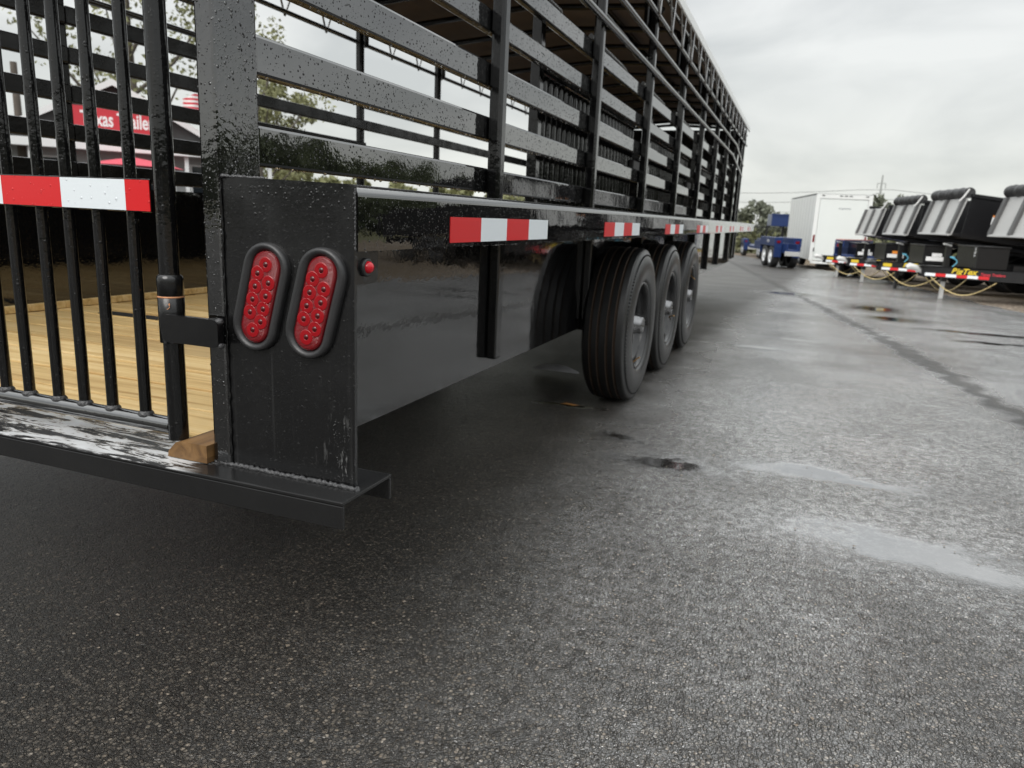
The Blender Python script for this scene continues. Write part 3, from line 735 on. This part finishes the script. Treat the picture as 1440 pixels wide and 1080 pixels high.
    bd = part('tilted_bed', d); f = 1.38 if k == 0 else 1.02; hw = .82
    b = MB(); b.box(f + .02, 5.5, -hw + .02, hw - .02, .64, .70, 0, tilt); obj('bed_floor', b, M_BLK, bd)
    for t in (-1, 1):
        y0, y1 = (-hw - .02, -hw + .019) if t < 0 else (hw - .019, hw + .02)
        b = MB(); b.box(f + .16, 5.5, y0, y1, .62, 1.36, .004, tilt); b.box(f + .12, 5.5, y0 - .02, y1 + .02, 1.3605, 1.43, .006, tilt)
        for s in (2.2, 3.0, 3.8, 4.6): b.box(s, s + .07, y0 - .05 if t < 0 else y1, y0 if t < 0 else y1 + .05, .63, 1.36, .004, tilt)
        obj('bed_side', b, M_BLK, bd)
    lean = tilt @ Matrix.Translation((f, 0, .64)) @ Matrix.Rotation(R(9), 4, 'Y')
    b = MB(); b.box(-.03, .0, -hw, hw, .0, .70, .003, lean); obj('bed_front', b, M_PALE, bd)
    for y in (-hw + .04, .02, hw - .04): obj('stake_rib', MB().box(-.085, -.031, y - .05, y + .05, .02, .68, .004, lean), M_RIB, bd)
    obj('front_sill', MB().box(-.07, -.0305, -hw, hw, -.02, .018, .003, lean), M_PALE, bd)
    pts = []; rs = []
    for i in range(26):
        y = -hw - .03 + (2 * hw + .06) * i / 25; v = lean @ Vector((-.03 + .012 * math.sin(i * 1.3), y, .80 + .01 * math.sin(i * .9))); pts.append(v); rs.append(.095 + .012 * math.sin(i * 2.1) + .006 * math.sin(i * 5.3))
    if k < 3: obj('tarp_roll', MB().tube(pts, rs, 14), M_TARP, bd)
    obj('tarp_bracket', MB().tube([lean @ Vector((-.06, -hw - .03, .86)), lean @ Vector((-.10, -hw - .04, .70)), lean @ Vector((-.14, -hw - .03, .60))], .02, 8), M_GALV, bd)
    if k in (1, 2):
        def stick(s0, s1, z0, z1, m, e=0): obj('warning_sticker', MB().box(s0, s1, -hw - .0235 - e, -hw - .0205 - e, z0, z1, 0, tilt), m, bd)
        stick(1.78, 2.06, 1.16, 1.30, M_WHT); stick(1.78, 2.06, 1.16, 1.22, M_GRYP, .003); stick(1.78, 2.06, 1.285, 1.30, M_REDL, .003)
        stick(1.62, 1.84, .93, 1.10, M_WHT); stick(1.62, 1.84, 1.07, 1.10, M_ORG, .003); stick(1.86, 2.02, .86, 1.02, M_WHT); stick(1.86, 2.02, .86, .91, M_REDL, .003); stick(1.86, 2.02, 1.0, 1.02, M_REDL, .003); stick(1.68, 1.85, .87, .92, M_WHT)
    return d
LB = ['black tilted dump trailer on gravel with red dealer lettering and white marks on its toolbox',
      'black tilted dump trailer with black jack leg and warning stickers on its bed side',
      'black tilted dump trailer with an orange and white label pair on its toolbox',
      'black tilted dump trailer without a tarp roll, next to the blue tandem trailer']
for k in range(4):
    d = dump_trailer(k); J = Vector((2.35 - .45 * k, 14.5 + 2.4 * k, 0)); a = Vector((.983, .183, 0)); p = J - a * .45
    d.location = (p.x, p.y, gz(J.y) - .018); d.rotation_euler = (0, 0, R(10.55)); d['label'] = LB[k]; d['group'] = 'dump trailers parked along the lane'

# ================================================================== blue trailers and white cargo trailer
def blue_trailer(name, label, loc, rz, raised=False, planks=False, wide=1.9):
    d = thing(name, label, 'trailer'); L = 4.2
    # rear at y=0, goes to +y; left side x=0
    for x0 in (0, wide - .26):
        b = MB(); b.box(x0, x0 + .26, .55, 2.35, .70, .98, .01); b.box(x0 + .01, x0 + .25, .552, .60, .35, .70, .006); b.box(x0 + .01, x0 + .25, 2.30, 2.348, .45, .70, .006); obj('fender', b, M_BLUE, d)
        for y in (.98, 1.78): small_wheel(d, x0 + .02 if x0 == 0 else x0 + .24, y, .36, .36, .22, M_WRIM, 'x', -1 if x0 == 0 else 1)
        obj('tail_light', MB().box(x0 + .07, x0 + .19, .535, .549, .80, .88, .004), M_LENS, d)
        obj('emblem', text_mesh('Iron', .17, .001, .2), M_WHT, d).location = (0, 0, -5)
    for o in [c for c in d.children if c.name.startswith('emblem')]:
        if o is [c for c in d.children if c.name.startswith('emblem')][0]: o.location = (-.003, 1.35, .86); o.rotation_euler = (R(90), 0, R(-90))
        else: bpy.data.objects.remove(o)
    obj('deck', MB().box(.262, wide - .262, 0, L, .50, .62, .01), M_BLUE, d)
    for x0 in (.262, wide - .302): obj('side_rail', MB().box(x0, x0 + .04, .02, L, .6205, .80, .005), M_BLUE, d)
    obj('rear_bumper', MB().box(.2, wide - .2, -.06, -.001, .42, .56, .006), M_GALV, d)
    if planks:
        for i in range(6): obj('deck_plank', MB().box(0.01, .25, .57 + i * .29, .57 + i * .29 + .27, .9805, 1.0, .003), simple('red_rubber_pad', (.45, .15, .1), .7) if i == 0 else bpy.data.materials['red_rubber_pad'], d)
    if raised:
        obj('lift_post', MB().box(wide * .55, wide * .55 + .12, 1.5, 1.62, .62, 1.62, .01), M_BLK, d)
        b = MB(); b.box(wide * .25, wide * .78, 1.2, 3.0, 1.62, 2.2, .02); obj('raised_bed', b, M_BLUE, d)
        obj('raised_bed_rib', MB().box(wide * .24, wide * .79, 1.17, 1.199, 2.14, 2.22, .005), M_BLUE, d)
    obj('tongue', MB().box(wide / 2 - .05, wide / 2 + .05, L, L + 1.3, .48, .58, .008), M_BLUE, d)
    d.location = loc; d.rotation_euler = (0, 0, R(rz)); return d
G_B = 'blue trailers parked beyond the lane'
tag(blue_trailer('equipment_trailer', 'navy blue tandem-axle trailer with white wheels in front of the white cargo trailer side', (-.62, 25.3, gz(25.3) - .02), 17, wide=.86), group=G_B)
tag(blue_trailer('equipment_trailer', 'navy blue trailer with its box bed raised high on a post', (-1.75, 38.6, gz(38.6) - .02), 9, raised=True), group=G_B)
tag(blue_trailer('equipment_trailer', 'navy blue trailer with white wheels standing closest to the dark fence', (-2.95, 44.6, gz(44.6) - .02), 9), group=G_B)
tag(blue_trailer('equipment_trailer', 'navy blue trailer with red pads on its fender behind the dump trailer jacks', (.62, 21.9, gz(22.4) - .02), -28, planks=True, wide=1.7), group=G_B)
# white enclosed cargo trailer
cg = thing('cargo_trailer', 'white enclosed cargo trailer with closed rear ramp door and red tail lights', 'trailer')
M_WSIDE = simple('white_trailer_siding', (.74, .755, .74), .35, 0, 2, .05); M_WDOOR = simple('white_trailer_door', (.70, .73, .71), .38, 0, 1.5, .05); M_TRIM = simple('aluminium_trim', (.5, .51, .5), .35, .5)
Wc, Hc, Lc = 1.72, 2.14, 5.6
obj('body', MB().box(0, Wc, .03, Lc, .0, Hc, .02), M_WSIDE, cg)
for i in range(9): obj('side_seam', MB().box(-.006, .0005, .55 + i * .58, .565 + i * .58, .06, Hc - .08), M_TRIM, cg)
fr_ = MB(); fr_.box(-.01, .11, -.01, .0295, -.02, Hc - .12, .006); fr_.box(Wc - .11, Wc + .01, -.01, .0295, -.02, Hc - .12, .006); fr_.box(-.01, Wc + .01, -.01, .0295, Hc - .1195, Hc + .02, .006); obj('rear_frame', fr_, M_WSIDE, cg)
obj('ramp_door', MB().box(.125, Wc - .125, .002, .028, .0, Hc - .135, .006), M_WDOOR, cg)
me = text_mesh('cargomate', .09, .001, .3); o = obj('door_script', me, M_GRYP, cg); o.location = (.9, .0005, 1.72); o.rotation_euler = (R(90), 0, 0)
obj('roof_cap', MB().box(-.015, Wc + .015, -.012, Lc, Hc + .0205, Hc + .05, .008), M_TRIM, cg)
for x in (.2, .75, .9, 1.05, 1.55): obj('clearance_light', MB().box(x - .045, x + .045, -.024, -.0105, Hc - .035, Hc - .01, .003), M_DARK, cg)
for x in (.03, Wc - .09): obj('tail_light', MB().box(x, x + .06, -.022, -.0105, .60, .84, .004), M_LENS, cg)
obj('door_latch', MB().box(.085, .122, -.03, -.0105, .30, .42, .004), M_DARK, cg); obj('bumper', MB().box(.05, Wc - .05, .0, .1, -.1, -.021, .004), M_WSIDE, cg)
for x, s_ in ((.1, -1), (Wc - .1, 1)):
    for y in (2.6, 3.4): small_wheel(cg, x, y, .06, .34, .2, M_WRIM, 'x', s_)
obj('spare_bracket', MB().box(.35, .75, .3, .7, -.22, -.021, .03), M_DARK, cg)
cg.location = (.33, 27, -.115); cg.rotation_euler = (0, 0, R(9))

# ================================================================== fence, pylon, trees
fe = thing('metal_fence', 'dark metal picket fence standing along the far end of the lane', 'fence')
fy = 48.5; zf = gz(fy) - .02
for x in [-14 + 2.4 * i for i in range(13)]: obj('post', MB().box(x - .045, x + .045, fy - .045, fy + .045, zf, zf + 1.95, .005), M_BLK, fe)
for z in (.25, .95, 1.7): obj('rail', MB().box(-14, 14.8, fy - .02, fy + .02, zf + z, zf + z + .045), M_BLK, fe)
b = MB(); x = -13.9
while x < 14.8: b.box(x - .011, x + .011, fy - .012, fy + .012, zf + .08, zf + 1.85); x += .13
pk = obj('pickets', b, M_BLK, fe); pk['kind'] = 'stuff'

M_POLE = simple('grey_pylon_steel', (.33, .34, .34), .5, .3)
ty = thing('transmission_pylon', 'tall thin grey power pylon with three pairs of cross arms behind the dump trailers', 'pylon', (24.3, 299, -1.1))
obj('mast', MB().tube([(24.3, 299, -1.1), (24.3, 299, 12), (24.3, 299, 20.5)], [.48, .38, .24], 8), M_POLE, ty)
for z in (17.6, 14.2, 10.6):
    obj('cross_arm', MB().box(22.9, 25.7, 298.9, 299.1, z, z + .22), M_POLE, ty)
    for x in (23.0, 25.6): obj('insulator', MB().tube([(x, 299, z), (x, 299, z - 1.6)], .14, 6), M_POLE, ty)
M_WIRE = simple('grey_power_line', (.2, .2, .21), .5)
for z in (16.0, 12.6, 9.0, 7.6):
    pts = []
    for i in range(31):
        t = i / 30; pts.append((-60 + 330 * t, 299 + 18 * (t - .25), z - 3.2 * math.sin(math.pi * ((t * 3 + .23) % 1))))
    tag(obj('power_line', MB().tube(pts, .09, 5), M_WIRE), 'thin grey power line strung across the sky from the pylon', 'power line', 'power lines on the pylon')

def leaf_mat(name, a, b_):
    M = NT(name); n = M.noise(.8, 3); n2 = M.noise(9, 3)
    M.P(Base_Color=M.mix(M.math('MULTIPLY', M.math('ADD', n, n2), .5), a, b_), Roughness=.75); return M.m
LM = [leaf_mat('olive_foliage', (.045, .055, .02), (.15, .15, .06)), leaf_mat('pale_foliage', (.10, .11, .045), (.24, .235, .11)), leaf_mat('dark_foliage', (.03, .045, .02), (.085, .10, .04)), leaf_mat('grey_green_foliage', (.08, .095, .07), (.17, .175, .13))]
M_BARK = simple('bark', (.10, .085, .07), .9, 0, 6, .4)
def crown_quads(mb, centers, n, leaf, rg):
    for i in range(n):
        c, r = rg.choice(centers)
        while True:
            v = Vector((rg.uniform(-1, 1), rg.uniform(-1, 1), rg.uniform(-1, 1)))
            if .25 < v.length < 1: break
        p = c + v * r
        a = Vector((rg.uniform(-1, 1), rg.uniform(-1, 1), rg.uniform(-.6, .6))).normalized(); b_ = a.orthogonal().normalized(); b_ = (Matrix.Rotation(rg.uniform(0, 6.28), 3, a) @ b_); c_ = a.cross(b_)
        l = leaf * rg.uniform(.6, 1.4); w = l * .55
        mb.add([p - b_ * l, p - c_ * w, p + b_ * l, p + c_ * w], [(0, 1, 2, 3)])
def tree(name, label, x, y, h, cr, leaf, n, mat, seed, group=None, trunk=.3, ncl=26, low=.35, zb=None):
    rg = random.Random(seed); z0 = gz(y) - .05 if zb is None else zb
    t = thing(name, label, 'tree', (x, y, z0), group)
    mb = MB(); top = Vector((x + rg.uniform(-.3, .3), y, z0 + h * .8)); base = Vector((x, y, z0))
    mb.tube([base, base.lerp(top, .35) + Vector((rg.uniform(-.15, .15) * cr * .3, 0, 0)), top], [h * .028, h * .02, h * .006], 9)
    cl = []
    for i in range(ncl):
        a = rg.uniform(0, 6.28); f = rg.random(); zz = low + (1 - low) * (i + .5) / ncl
        rad = cr * math.sqrt(max(.08, 1 - abs((zz - low) / (1 - low) * 1.8 - .75) ** 2)) * (.35 + .65 * f)
        c = Vector((x + rad * math.cos(a), y + rad * math.sin(a), z0 + h * zz)); cl.append((c, cr * rg.uniform(.2, .36)))
        s = base.lerp(top, max(.25, min(.95, zz - .18))); mid = s.lerp(c, .55) + Vector((0, 0, -.04 * h))
        if i % 2 == 0: mb.tube([s, mid, c], [h * .008, h * .006, h * .002], 5)
    obj('trunk', mb, M_BARK, t)
    cb = MB(); crown_quads(cb, cl, n, leaf, rg); obj('crown', cb, mat, t); return t
tree('oak_tree', 'tall pale-leaved tree with thin foliage rising behind the grey building', -36, 33.5, 15.5, 5.2,   .14, 3000, LM[1], 3, low=.28, ncl=34)
tree('oak_tree', 'slim tree with hanging foliage beside the striped flag', -33, 40, 13, 4.2, .13, 2000, LM[1], 8, low=.3)
tree('oak_tree', 'light green tree seen between the trailer slats beyond its far side', -38.5, 49, 10.5, 3.4, .2, 3200, LM[1], 5, low=.35)
for i in range(9):
    a = R(37 - 2.5 * i); r = 84 + rnd.uniform(-6, 10)
    tree('roadside_tree', 'low green tree in the line seen under the trailer slats', -r * math.sin(a), r * math.cos(a), 4.9 + rnd.uniform(-.6, .7), 3.3, .4, 900, LM[rnd.choice((0, 1, 1))], 20 + i, 'low trees beyond the lot', low=.1, ncl=18)
LT = ['round grey-green tree above the dark fence', 'small grey-green tree beside the round one above the fence', 'hazy green tree behind the far fence posts', 'green tree beyond the white cargo trailer and the pylon', 'pine-like tree right of the pylon foot', 'bushy tree behind the tilted dump beds', 'low bush-like tree at the fence behind the raised blue bed']
spots = [(-8.2, 150, 6.0, 3.6), (-13, 152, 4.4, 2.8), (-5, 150, 3.8, 3.0), (12.2, 150, 7.6, 4.0), (16.8, 155, 7.8, 4.0), (23, 158, 6.0, 4.5), (-2.2, 140, 3.6, 3.4)]
for i, (x, y, h, c) in enumerate(spots): tree('far_tree', LT[i], x, y, h, c, .42, 1500, LM[3], 50 + i, 'trees beyond the fence', low=.12, ncl=20)
# scrub along the fence and the woods out to the side and behind, each one mass
def wood(name, label, pts, mat, seed, leaf, per):
    rg = random.Random(seed); mb = MB(); cl = []
    for (x, y, h, r) in pts:
        z = gz(y)
        for k in range(6): cl.append((Vector((x + rg.uniform(-r, r), y + rg.uniform(-r, r), z + h * rg.uniform(.15, .85))), r * rg.uniform(.4, .75)))
    crown_quads(mb, cl, per * len(pts), leaf, rg); o = obj(name, mb, mat); tag(o, label, 'bushes', kind='stuff'); return o
wood('scrub', 'brown and green scrub growing behind the dark fence', [(-22 + 1.5 * i, 56 + rnd.uniform(0, 3), 1.7 + rnd.uniform(-.4, .5), 1.2) for i in range(30)], LM[0], 77, .16, 260)
wood('woodland', 'dark band of woodland to the side of the lot', [(54 + rnd.uniform(0, 10), -70 + 3.2 * i, (6.2 if i < 40 else 9.0) + rnd.uniform(-2.2, 2.0), 3) for i in range(76)], LM[2], 78, .9, 420)
wood('woodland', 'dark band of woodland behind the lot entrance', [(-60 + 3.4 * i, -55 + rnd.uniform(-5, 5), 5 + rnd.uniform(-1.6, 1.8), 3) for i in range(34)], LM[2], 79, .9, 300)

# ================================================================== grey shop building
BO = Vector((-26.9, 23.95, 0)); v_ = Vector((-.747, .665, 0)).normalized(); u_ = Vector((.665, .747, 0)).normalized()
B = thing('shop_building', 'grey single storey shop with white-trimmed gables and dark shingle roof', 'building')
M_GW = simple('grey_siding', (.36, .37, .37), .7, 0, 3, .1, .01, 12); M_GT = simple('white_trim', (.72, .73, .73), .5); M_SH = simple('dark_shingles', (.09, .088, .085), .85, 0, 5, .35, .02, 30); M_GL = simple('dark_window_glass', (.02, .025, .03), .06); M_GABLE = simple('dark_gable_board', (.07, .07, .07), .7)
z0b = 0
zl = 3.2
def gable(cx, half, peak, eave, y0, y1, pre):
    b = MB(); b.add([(cx - half, y0, eave), (cx + half, y0, eave), (cx, y0, peak), (cx - half, y1, eave), (cx + half, y1, eave), (cx, y1, peak)], [(0, 1, 2), (3, 5, 4)]); obj('gable_wall', b, M_GABLE, B)
    for s in (-1, 1):
        e = (cx + s * (half + .5), eave - .5 * (peak - eave) / half); t = .1; b = MB()
        vs = [(cx, y0 - .4, peak + .02), (e[0], y0 - .4, e[1] + .02), (e[0], y1, e[1] + .02), (cx, y1, peak + .02)]
        b.add(vs + [(x, y, z + t) for x, y, z in vs], [(0, 1, 2, 3), (7, 6, 5, 4), (0, 4, 5, 1), (1, 5, 6, 2), (2, 6, 7, 3), (3, 7, 4, 0)]); obj('roof_slope', b, M_SH, B)
        b = MB(); vs = [(cx, y0 - .43, peak + .13), (e[0], y0 - .43, e[1] + .13), (e[0], y0 - .43, e[1] - .12), (cx, y0 - .43, peak - .12)]
        b.add(vs + [(x, y + .028, z) for x, y, z in vs], [(0, 1, 2, 3), (7, 6, 5, 4), (0, 4, 5, 1), (1, 5, 6, 2), (2, 6, 7, 3), (3, 7, 4, 0)]); obj('barge_board', b, M_GT, B)
obj('wall', MB().box(-14, 5.2, .3, 8, -.45, 3.2), M_GW, B)
gable(0, 4.4, 5.42, 3.05, 0, 6.5, '')
gable(-7.6, 4.0, 5.2, 3.2, .6, 6.5, '')
obj('porch_fascia', MB().box(-6.5, 6.2, -.9, -.3, 2.72, 3.04, .01), M_GT, B)
obj('porch_soffit', MB().box(-6.5, 6.2, -.299, .29, 2.74, 2.78), M_GW, B)
for x in (-6.2, -3.0, 2.6, 6.0): obj('porch_post', MB().box(x - .08, x + .08, -.7, -.54, -.42, 2.719, .01), M_GT, B)
for x in (-11.5, -9, -5.2, -2.4, 1.6, 3.4):
    w_ = part('window', B); obj('frame', MB().box(x - .62, x + .62, .26, .299, 1.0, 2.45, .01), M_GT, w_); obj('pane', MB().box(x - .53, x + .53, .25, .2595, 1.08, 2.37), M_GL, w_)
d_ = part('door', B); obj('leaf', MB().box(-.5, .5, .25, .299, -.36, 1.85, .01), M_GT, d_); obj('pane', MB().box(-.36, .36, .24, .2495, .5, 1.7), M_GL, d_)
B.location = BO; B.rotation_euler = (0, 0, math.atan2(u_.y, u_.x))
sg = thing('shop_sign', 'red board sign with white Texas Trailers lettering on the grey building', 'sign')
obj('board', MB().box(-1.45, 1.85, -.56, -.5, 3.42, 4.4, .01), simple('sign_red', (.52, .035, .05), .45), sg)
me = text_mesh('Texas Trailers', .78, .006, 0, .016); o = obj('lettering', me, M_WHT, sg); o.location = (.2, -.568, 3.92); o.rotation_euler = (R(90), 0, 0); o.scale = (.62, 1, 1)
o = obj('dark_edge', MB().box(-1.75, -1.46, -.56, -.5, 3.45, 4.4, .01), M_BLK, sg)
for x in (-1.2, 1.6): obj('bracket', MB().box(x - .03, x + .03, -.499, -.02, 3.9, 3.96), M_BLK, sg)
sg.location = BO; sg.rotation_euler = B.rotation_euler
# striped flag on a pole
M = NT('flag_stripes'); z = M.n('ShaderNodeSeparateXYZ', {0: M.obj()}).outputs[2]
st = M.math('GREATER_THAN', M.math('FRACT', M.math('MULTIPLY', z, 6.5 / 1.1)), .5)
M.P(Base_Color=M.mix(st, (.55, .04, .06), (.78, .76, .75)), Roughness=.8); M_FLAG = M.m
fl = thing('flag', 'red and white striped flag flying above the grey building roof', 'flag')
obj('pole', MB().tube([(1.65, 0, -.4), (1.65, 0, 6.2)], .03, 8), M_GALV, fl)
vs = []; n = 16
for i in range(n + 1):
    for k in (0, 1): vs.append((1.62 - 1.75 * i / n, .1 * math.sin(i * .9), (4.35 if k == 0 else 5.4) - .28 * (i / n) ** 1.3 + .05 * math.sin(i * .7) - (.12 * (i / n) if k else -.12 * (i / n))))
mb = MB(); mb.add(vs + [(x, y + .006, z) for x, y, z in vs], [(2 * i, 2 * i + 1, 2 * i + 3, 2 * i + 2) for i in range(n)] + [(2 * (n + 1) + 2 * i, 2 * (n + 1) + 2 * i + 2, 2 * (n + 1) + 2 * i + 3, 2 * (n + 1) + 2 * i + 1) for i in range(n)], True); obj('cloth', mb, M_FLAG, fl)
fl.location = BO + u_ * 2.65 - v_ * 1.5; fl.rotation_euler = B.rotation_euler
# red parasol
um = thing('parasol', 'pinkish red parasol standing in front of the grey building', 'parasol')
obj('pole', MB().tube([(0, 0, -.4), (0, 0, 2.5)], .025, 8), M_GALV, um); obj('canopy', MB().lathe([(2.1, 1.75), (2.22, 1.3), (2.36, .6), (2.45, .0)], 'z', (0, 0, 0), 8, False), simple('parasol_red', (.5, .06, .09), .7), um)
um.location = BO + u_ * .6 - v_ * 2.6; um.rotation_euler = B.rotation_euler
tag(obj('utility_pole', MB().tube([(-29.3, 21.6, gz(21)), (-29.3, 21.6, 5.85)], [.17, .12], 10), M_BARK), 'weathered wooden pole rising above the shop roof', 'pole')

# ================================================================== litter on the lane
mb = MB(); vs = []; rg = random.Random(4); cx, cy = -1.27, 4.15
ring = [(-.15, -.01), (-.1, .05), (-.02, .07), (.07, .07), (.13, .03), (.15, -.03), (.05, -.045), (-.06, -.04)]
vs = [(cx + x, cy + y, .012 + .006 * rg.random()) for x, y in ring] + [(cx + x * .55, cy + y * .55, .035 + .015 * rg.random()) for x, y in ring] + [(cx, cy, .03)]
fs = [(i, (i + 1) % 8, 8 + (i + 1) % 8, 8 + i) for i in range(8)] + [(8 + i, 8 + (i + 1) % 8, 16) for i in range(8)]
mb.add(vs, fs, True); tag(obj('plastic_scrap', mb, simple('crumpled_white_plastic', (.5, .5, .52), .5)), 'crumpled white plastic scrap lying on wet asphalt behind the wheels', 'litter')
mb = MB(); cx, cy = -.97, 3.42; ring = [(-.05, 0), (-.02, .018), (.02, .012), (.055, -.004), (.02, -.012), (-.02, -.01)]
mb.add([(cx + x, cy + y, .004 + .006 * abs(math.sin(i * 1.7))) for i, (x, y) in enumerate(ring)] + [(cx, cy, .013)], [(i, (i + 1) % 6, 6) for i in range(6)], True); tag(obj('fallen_leaf', mb, simple('dry_orange_leaf', (.42, .2, .06), .7)), 'dry orange leaf lying on the asphalt near the first tyre', 'leaf')

# ================================================================== rain water and grit
M = NT('clear_water'); M.P(Base_Color=(1, 1, 1, 1), Roughness=.0, IOR=1.33, Transmission_Weight=1.); M_WATER = M.m
def blob(mb, c, r, sz=1.25):
    n = 8; vs = []; rows = [(-1, 0), (-.7, .7), (0, 1), (.7, .62), (1, .12)]
    for a, q in rows: vs += [(c[0] + r * q * math.cos(2 * math.pi * k / n), c[1] + r * q * math.sin(2 * math.pi * k / n), c[2] + r * sz * a) for k in range(n)]
    mb.add(vs, [(i * n + k, i * n + (k + 1) % n, (i + 1) * n + (k + 1) % n, (i + 1) * n + k) for i in range(4) for k in range(n)] + [tuple(range(4 * n, 5 * n))], True)
mb = MB(); rg = random.Random(12)
for zlow, x, y0, y1, n in ((.838, -.657, 1.03, 3.6, 130), (.971, -.921, 1.13, 3.2, 70), (1.124, -.921, 1.13, 3.2, 110), (1.274, -.921, 1.13, 3.2, 90), (1.425, -.921, 1.9, 3.2, 40)):
    for i in range(n): blob(mb, (x - rg.uniform(0, .012), rg.uniform(y0, y1), zlow - .0012), rg.uniform(.0012, .0027))
wd = obj('hanging_water_drops', mb, M_WATER, T); wd['kind'] = 'stuff'
mb = MB()
for i in range(900):
    y = rg.uniform(.45, 3.6); x = rg.uniform(-1.6, 1.1); r = rg.choice((.0016, .002, .0025, .003, .0045)) * rg.uniform(.8, 1.3)
    vs = [(x + r * rg.uniform(.6, 1.3) * a, y + r * rg.uniform(.6, 1.3) * b_, .001 + r * (.6 + .5 * c) * rg.uniform(.6, 1)) for a, b_, c in ((1, 0, 0), (0, 1, 0), (-1, 0, 0), (0, -1, 0), (0, 0, 1), (0, 0, -1))]
    mb.add(vs, [(0, 1, 4), (1, 2, 4), (2, 3, 4), (3, 0, 4), (1, 0, 5), (2, 1, 5), (3, 2, 5), (0, 3, 5)])
tag(obj('loose_grit', mb, simple('brown_grit', (.16, .13, .1), .5, 0, 40, .6)), 'loose brown and grey grit scattered over the wet asphalt', 'grit', kind='stuff')

M_DROP = simple('water_bead_on_black', (.004, .004, .004), .02)
def dome(mb, p, r, n, u, v, flat=.45, run=1.):
    k6 = 7; vs = []
    for q, h in ((1, 0), (.72, .7), (0, 1)):
        if q == 0: vs.append(p + n * (r * flat)); break
        vs += [p + n * (r * flat * h - .0001) + u * (r * q * math.cos(2 * math.pi * i / k6)) + v * (r * run * q * math.sin(2 * math.pi * i / k6)) for i in range(k6)]
    mb.add(vs, [(i, (i + 1) % k6, k6 + (i + 1) % k6, k6 + i) for i in range(k6)] + [(k6 + i, k6 + (i + 1) % k6, 2 * k6) for i in range(k6)], True)
mb = MB(); NX, UY, UZ = Vector((1, 0, 0)), Vector((0, 1, 0)), Vector((0, 0, 1))
def rr_(): return rg.choice((.0007, .0008, .001, .001, .0012, .0014, .0018, .0024))
for b0, b1, cnt in ((1.13, 2.14, 620), (2.2, 3.24, 520), (3.3, 4.37, 380)):
    for (z0, z1) in SL:
        for i in range(cnt): dome(mb, Vector((-.9195, rg.uniform(b0, b1), rg.uniform(z0 + .007, z1 - .007))), rr_(), NX, UY, UZ, .5, rg.uniform(1, 1.35))
for i in range(700):
    z = .84 + .08 * rg.random() ** 1.3; dome(mb, Vector((-.655, rg.uniform(1.03, 3.4), z)), rr_() * .8, NX, UY, UZ, .5, 1.1)
for i in range(220): dome(mb, Vector((-.9148, rg.uniform(1.02, 1.112), rg.uniform(.96, 1.6))), rr_() * 1.1, NX, UY, UZ, .5, rg.uniform(1, 1.6))
for i in range(120): dome(mb, Vector((rg.uniform(-.95, -.918), 1.012, rg.uniform(.45, 1.5))), rr_() * .9, Vector((0, -1, 0)), NX, UZ, .5, 1.2)
for i in range(90):
    dome(mb, Vector((rg.uniform(-.905, -.665), 1.0185, .935 - abs(rg.gauss(0, .02)))), rr_() * .9, Vector((0, -1, 0)), NX, UZ, .5, 1.2)
for i in range(60): dome(mb, Vector((rg.uniform(-.70, -.665), 1.0185, rg.uniform(.45, .56))), rr_() * .8, Vector((0, -1, 0)), NX, UZ, .5, 1.2)
dr = obj('rain_beads', mb, M_DROP, T); dr['kind'] = 'stuff'
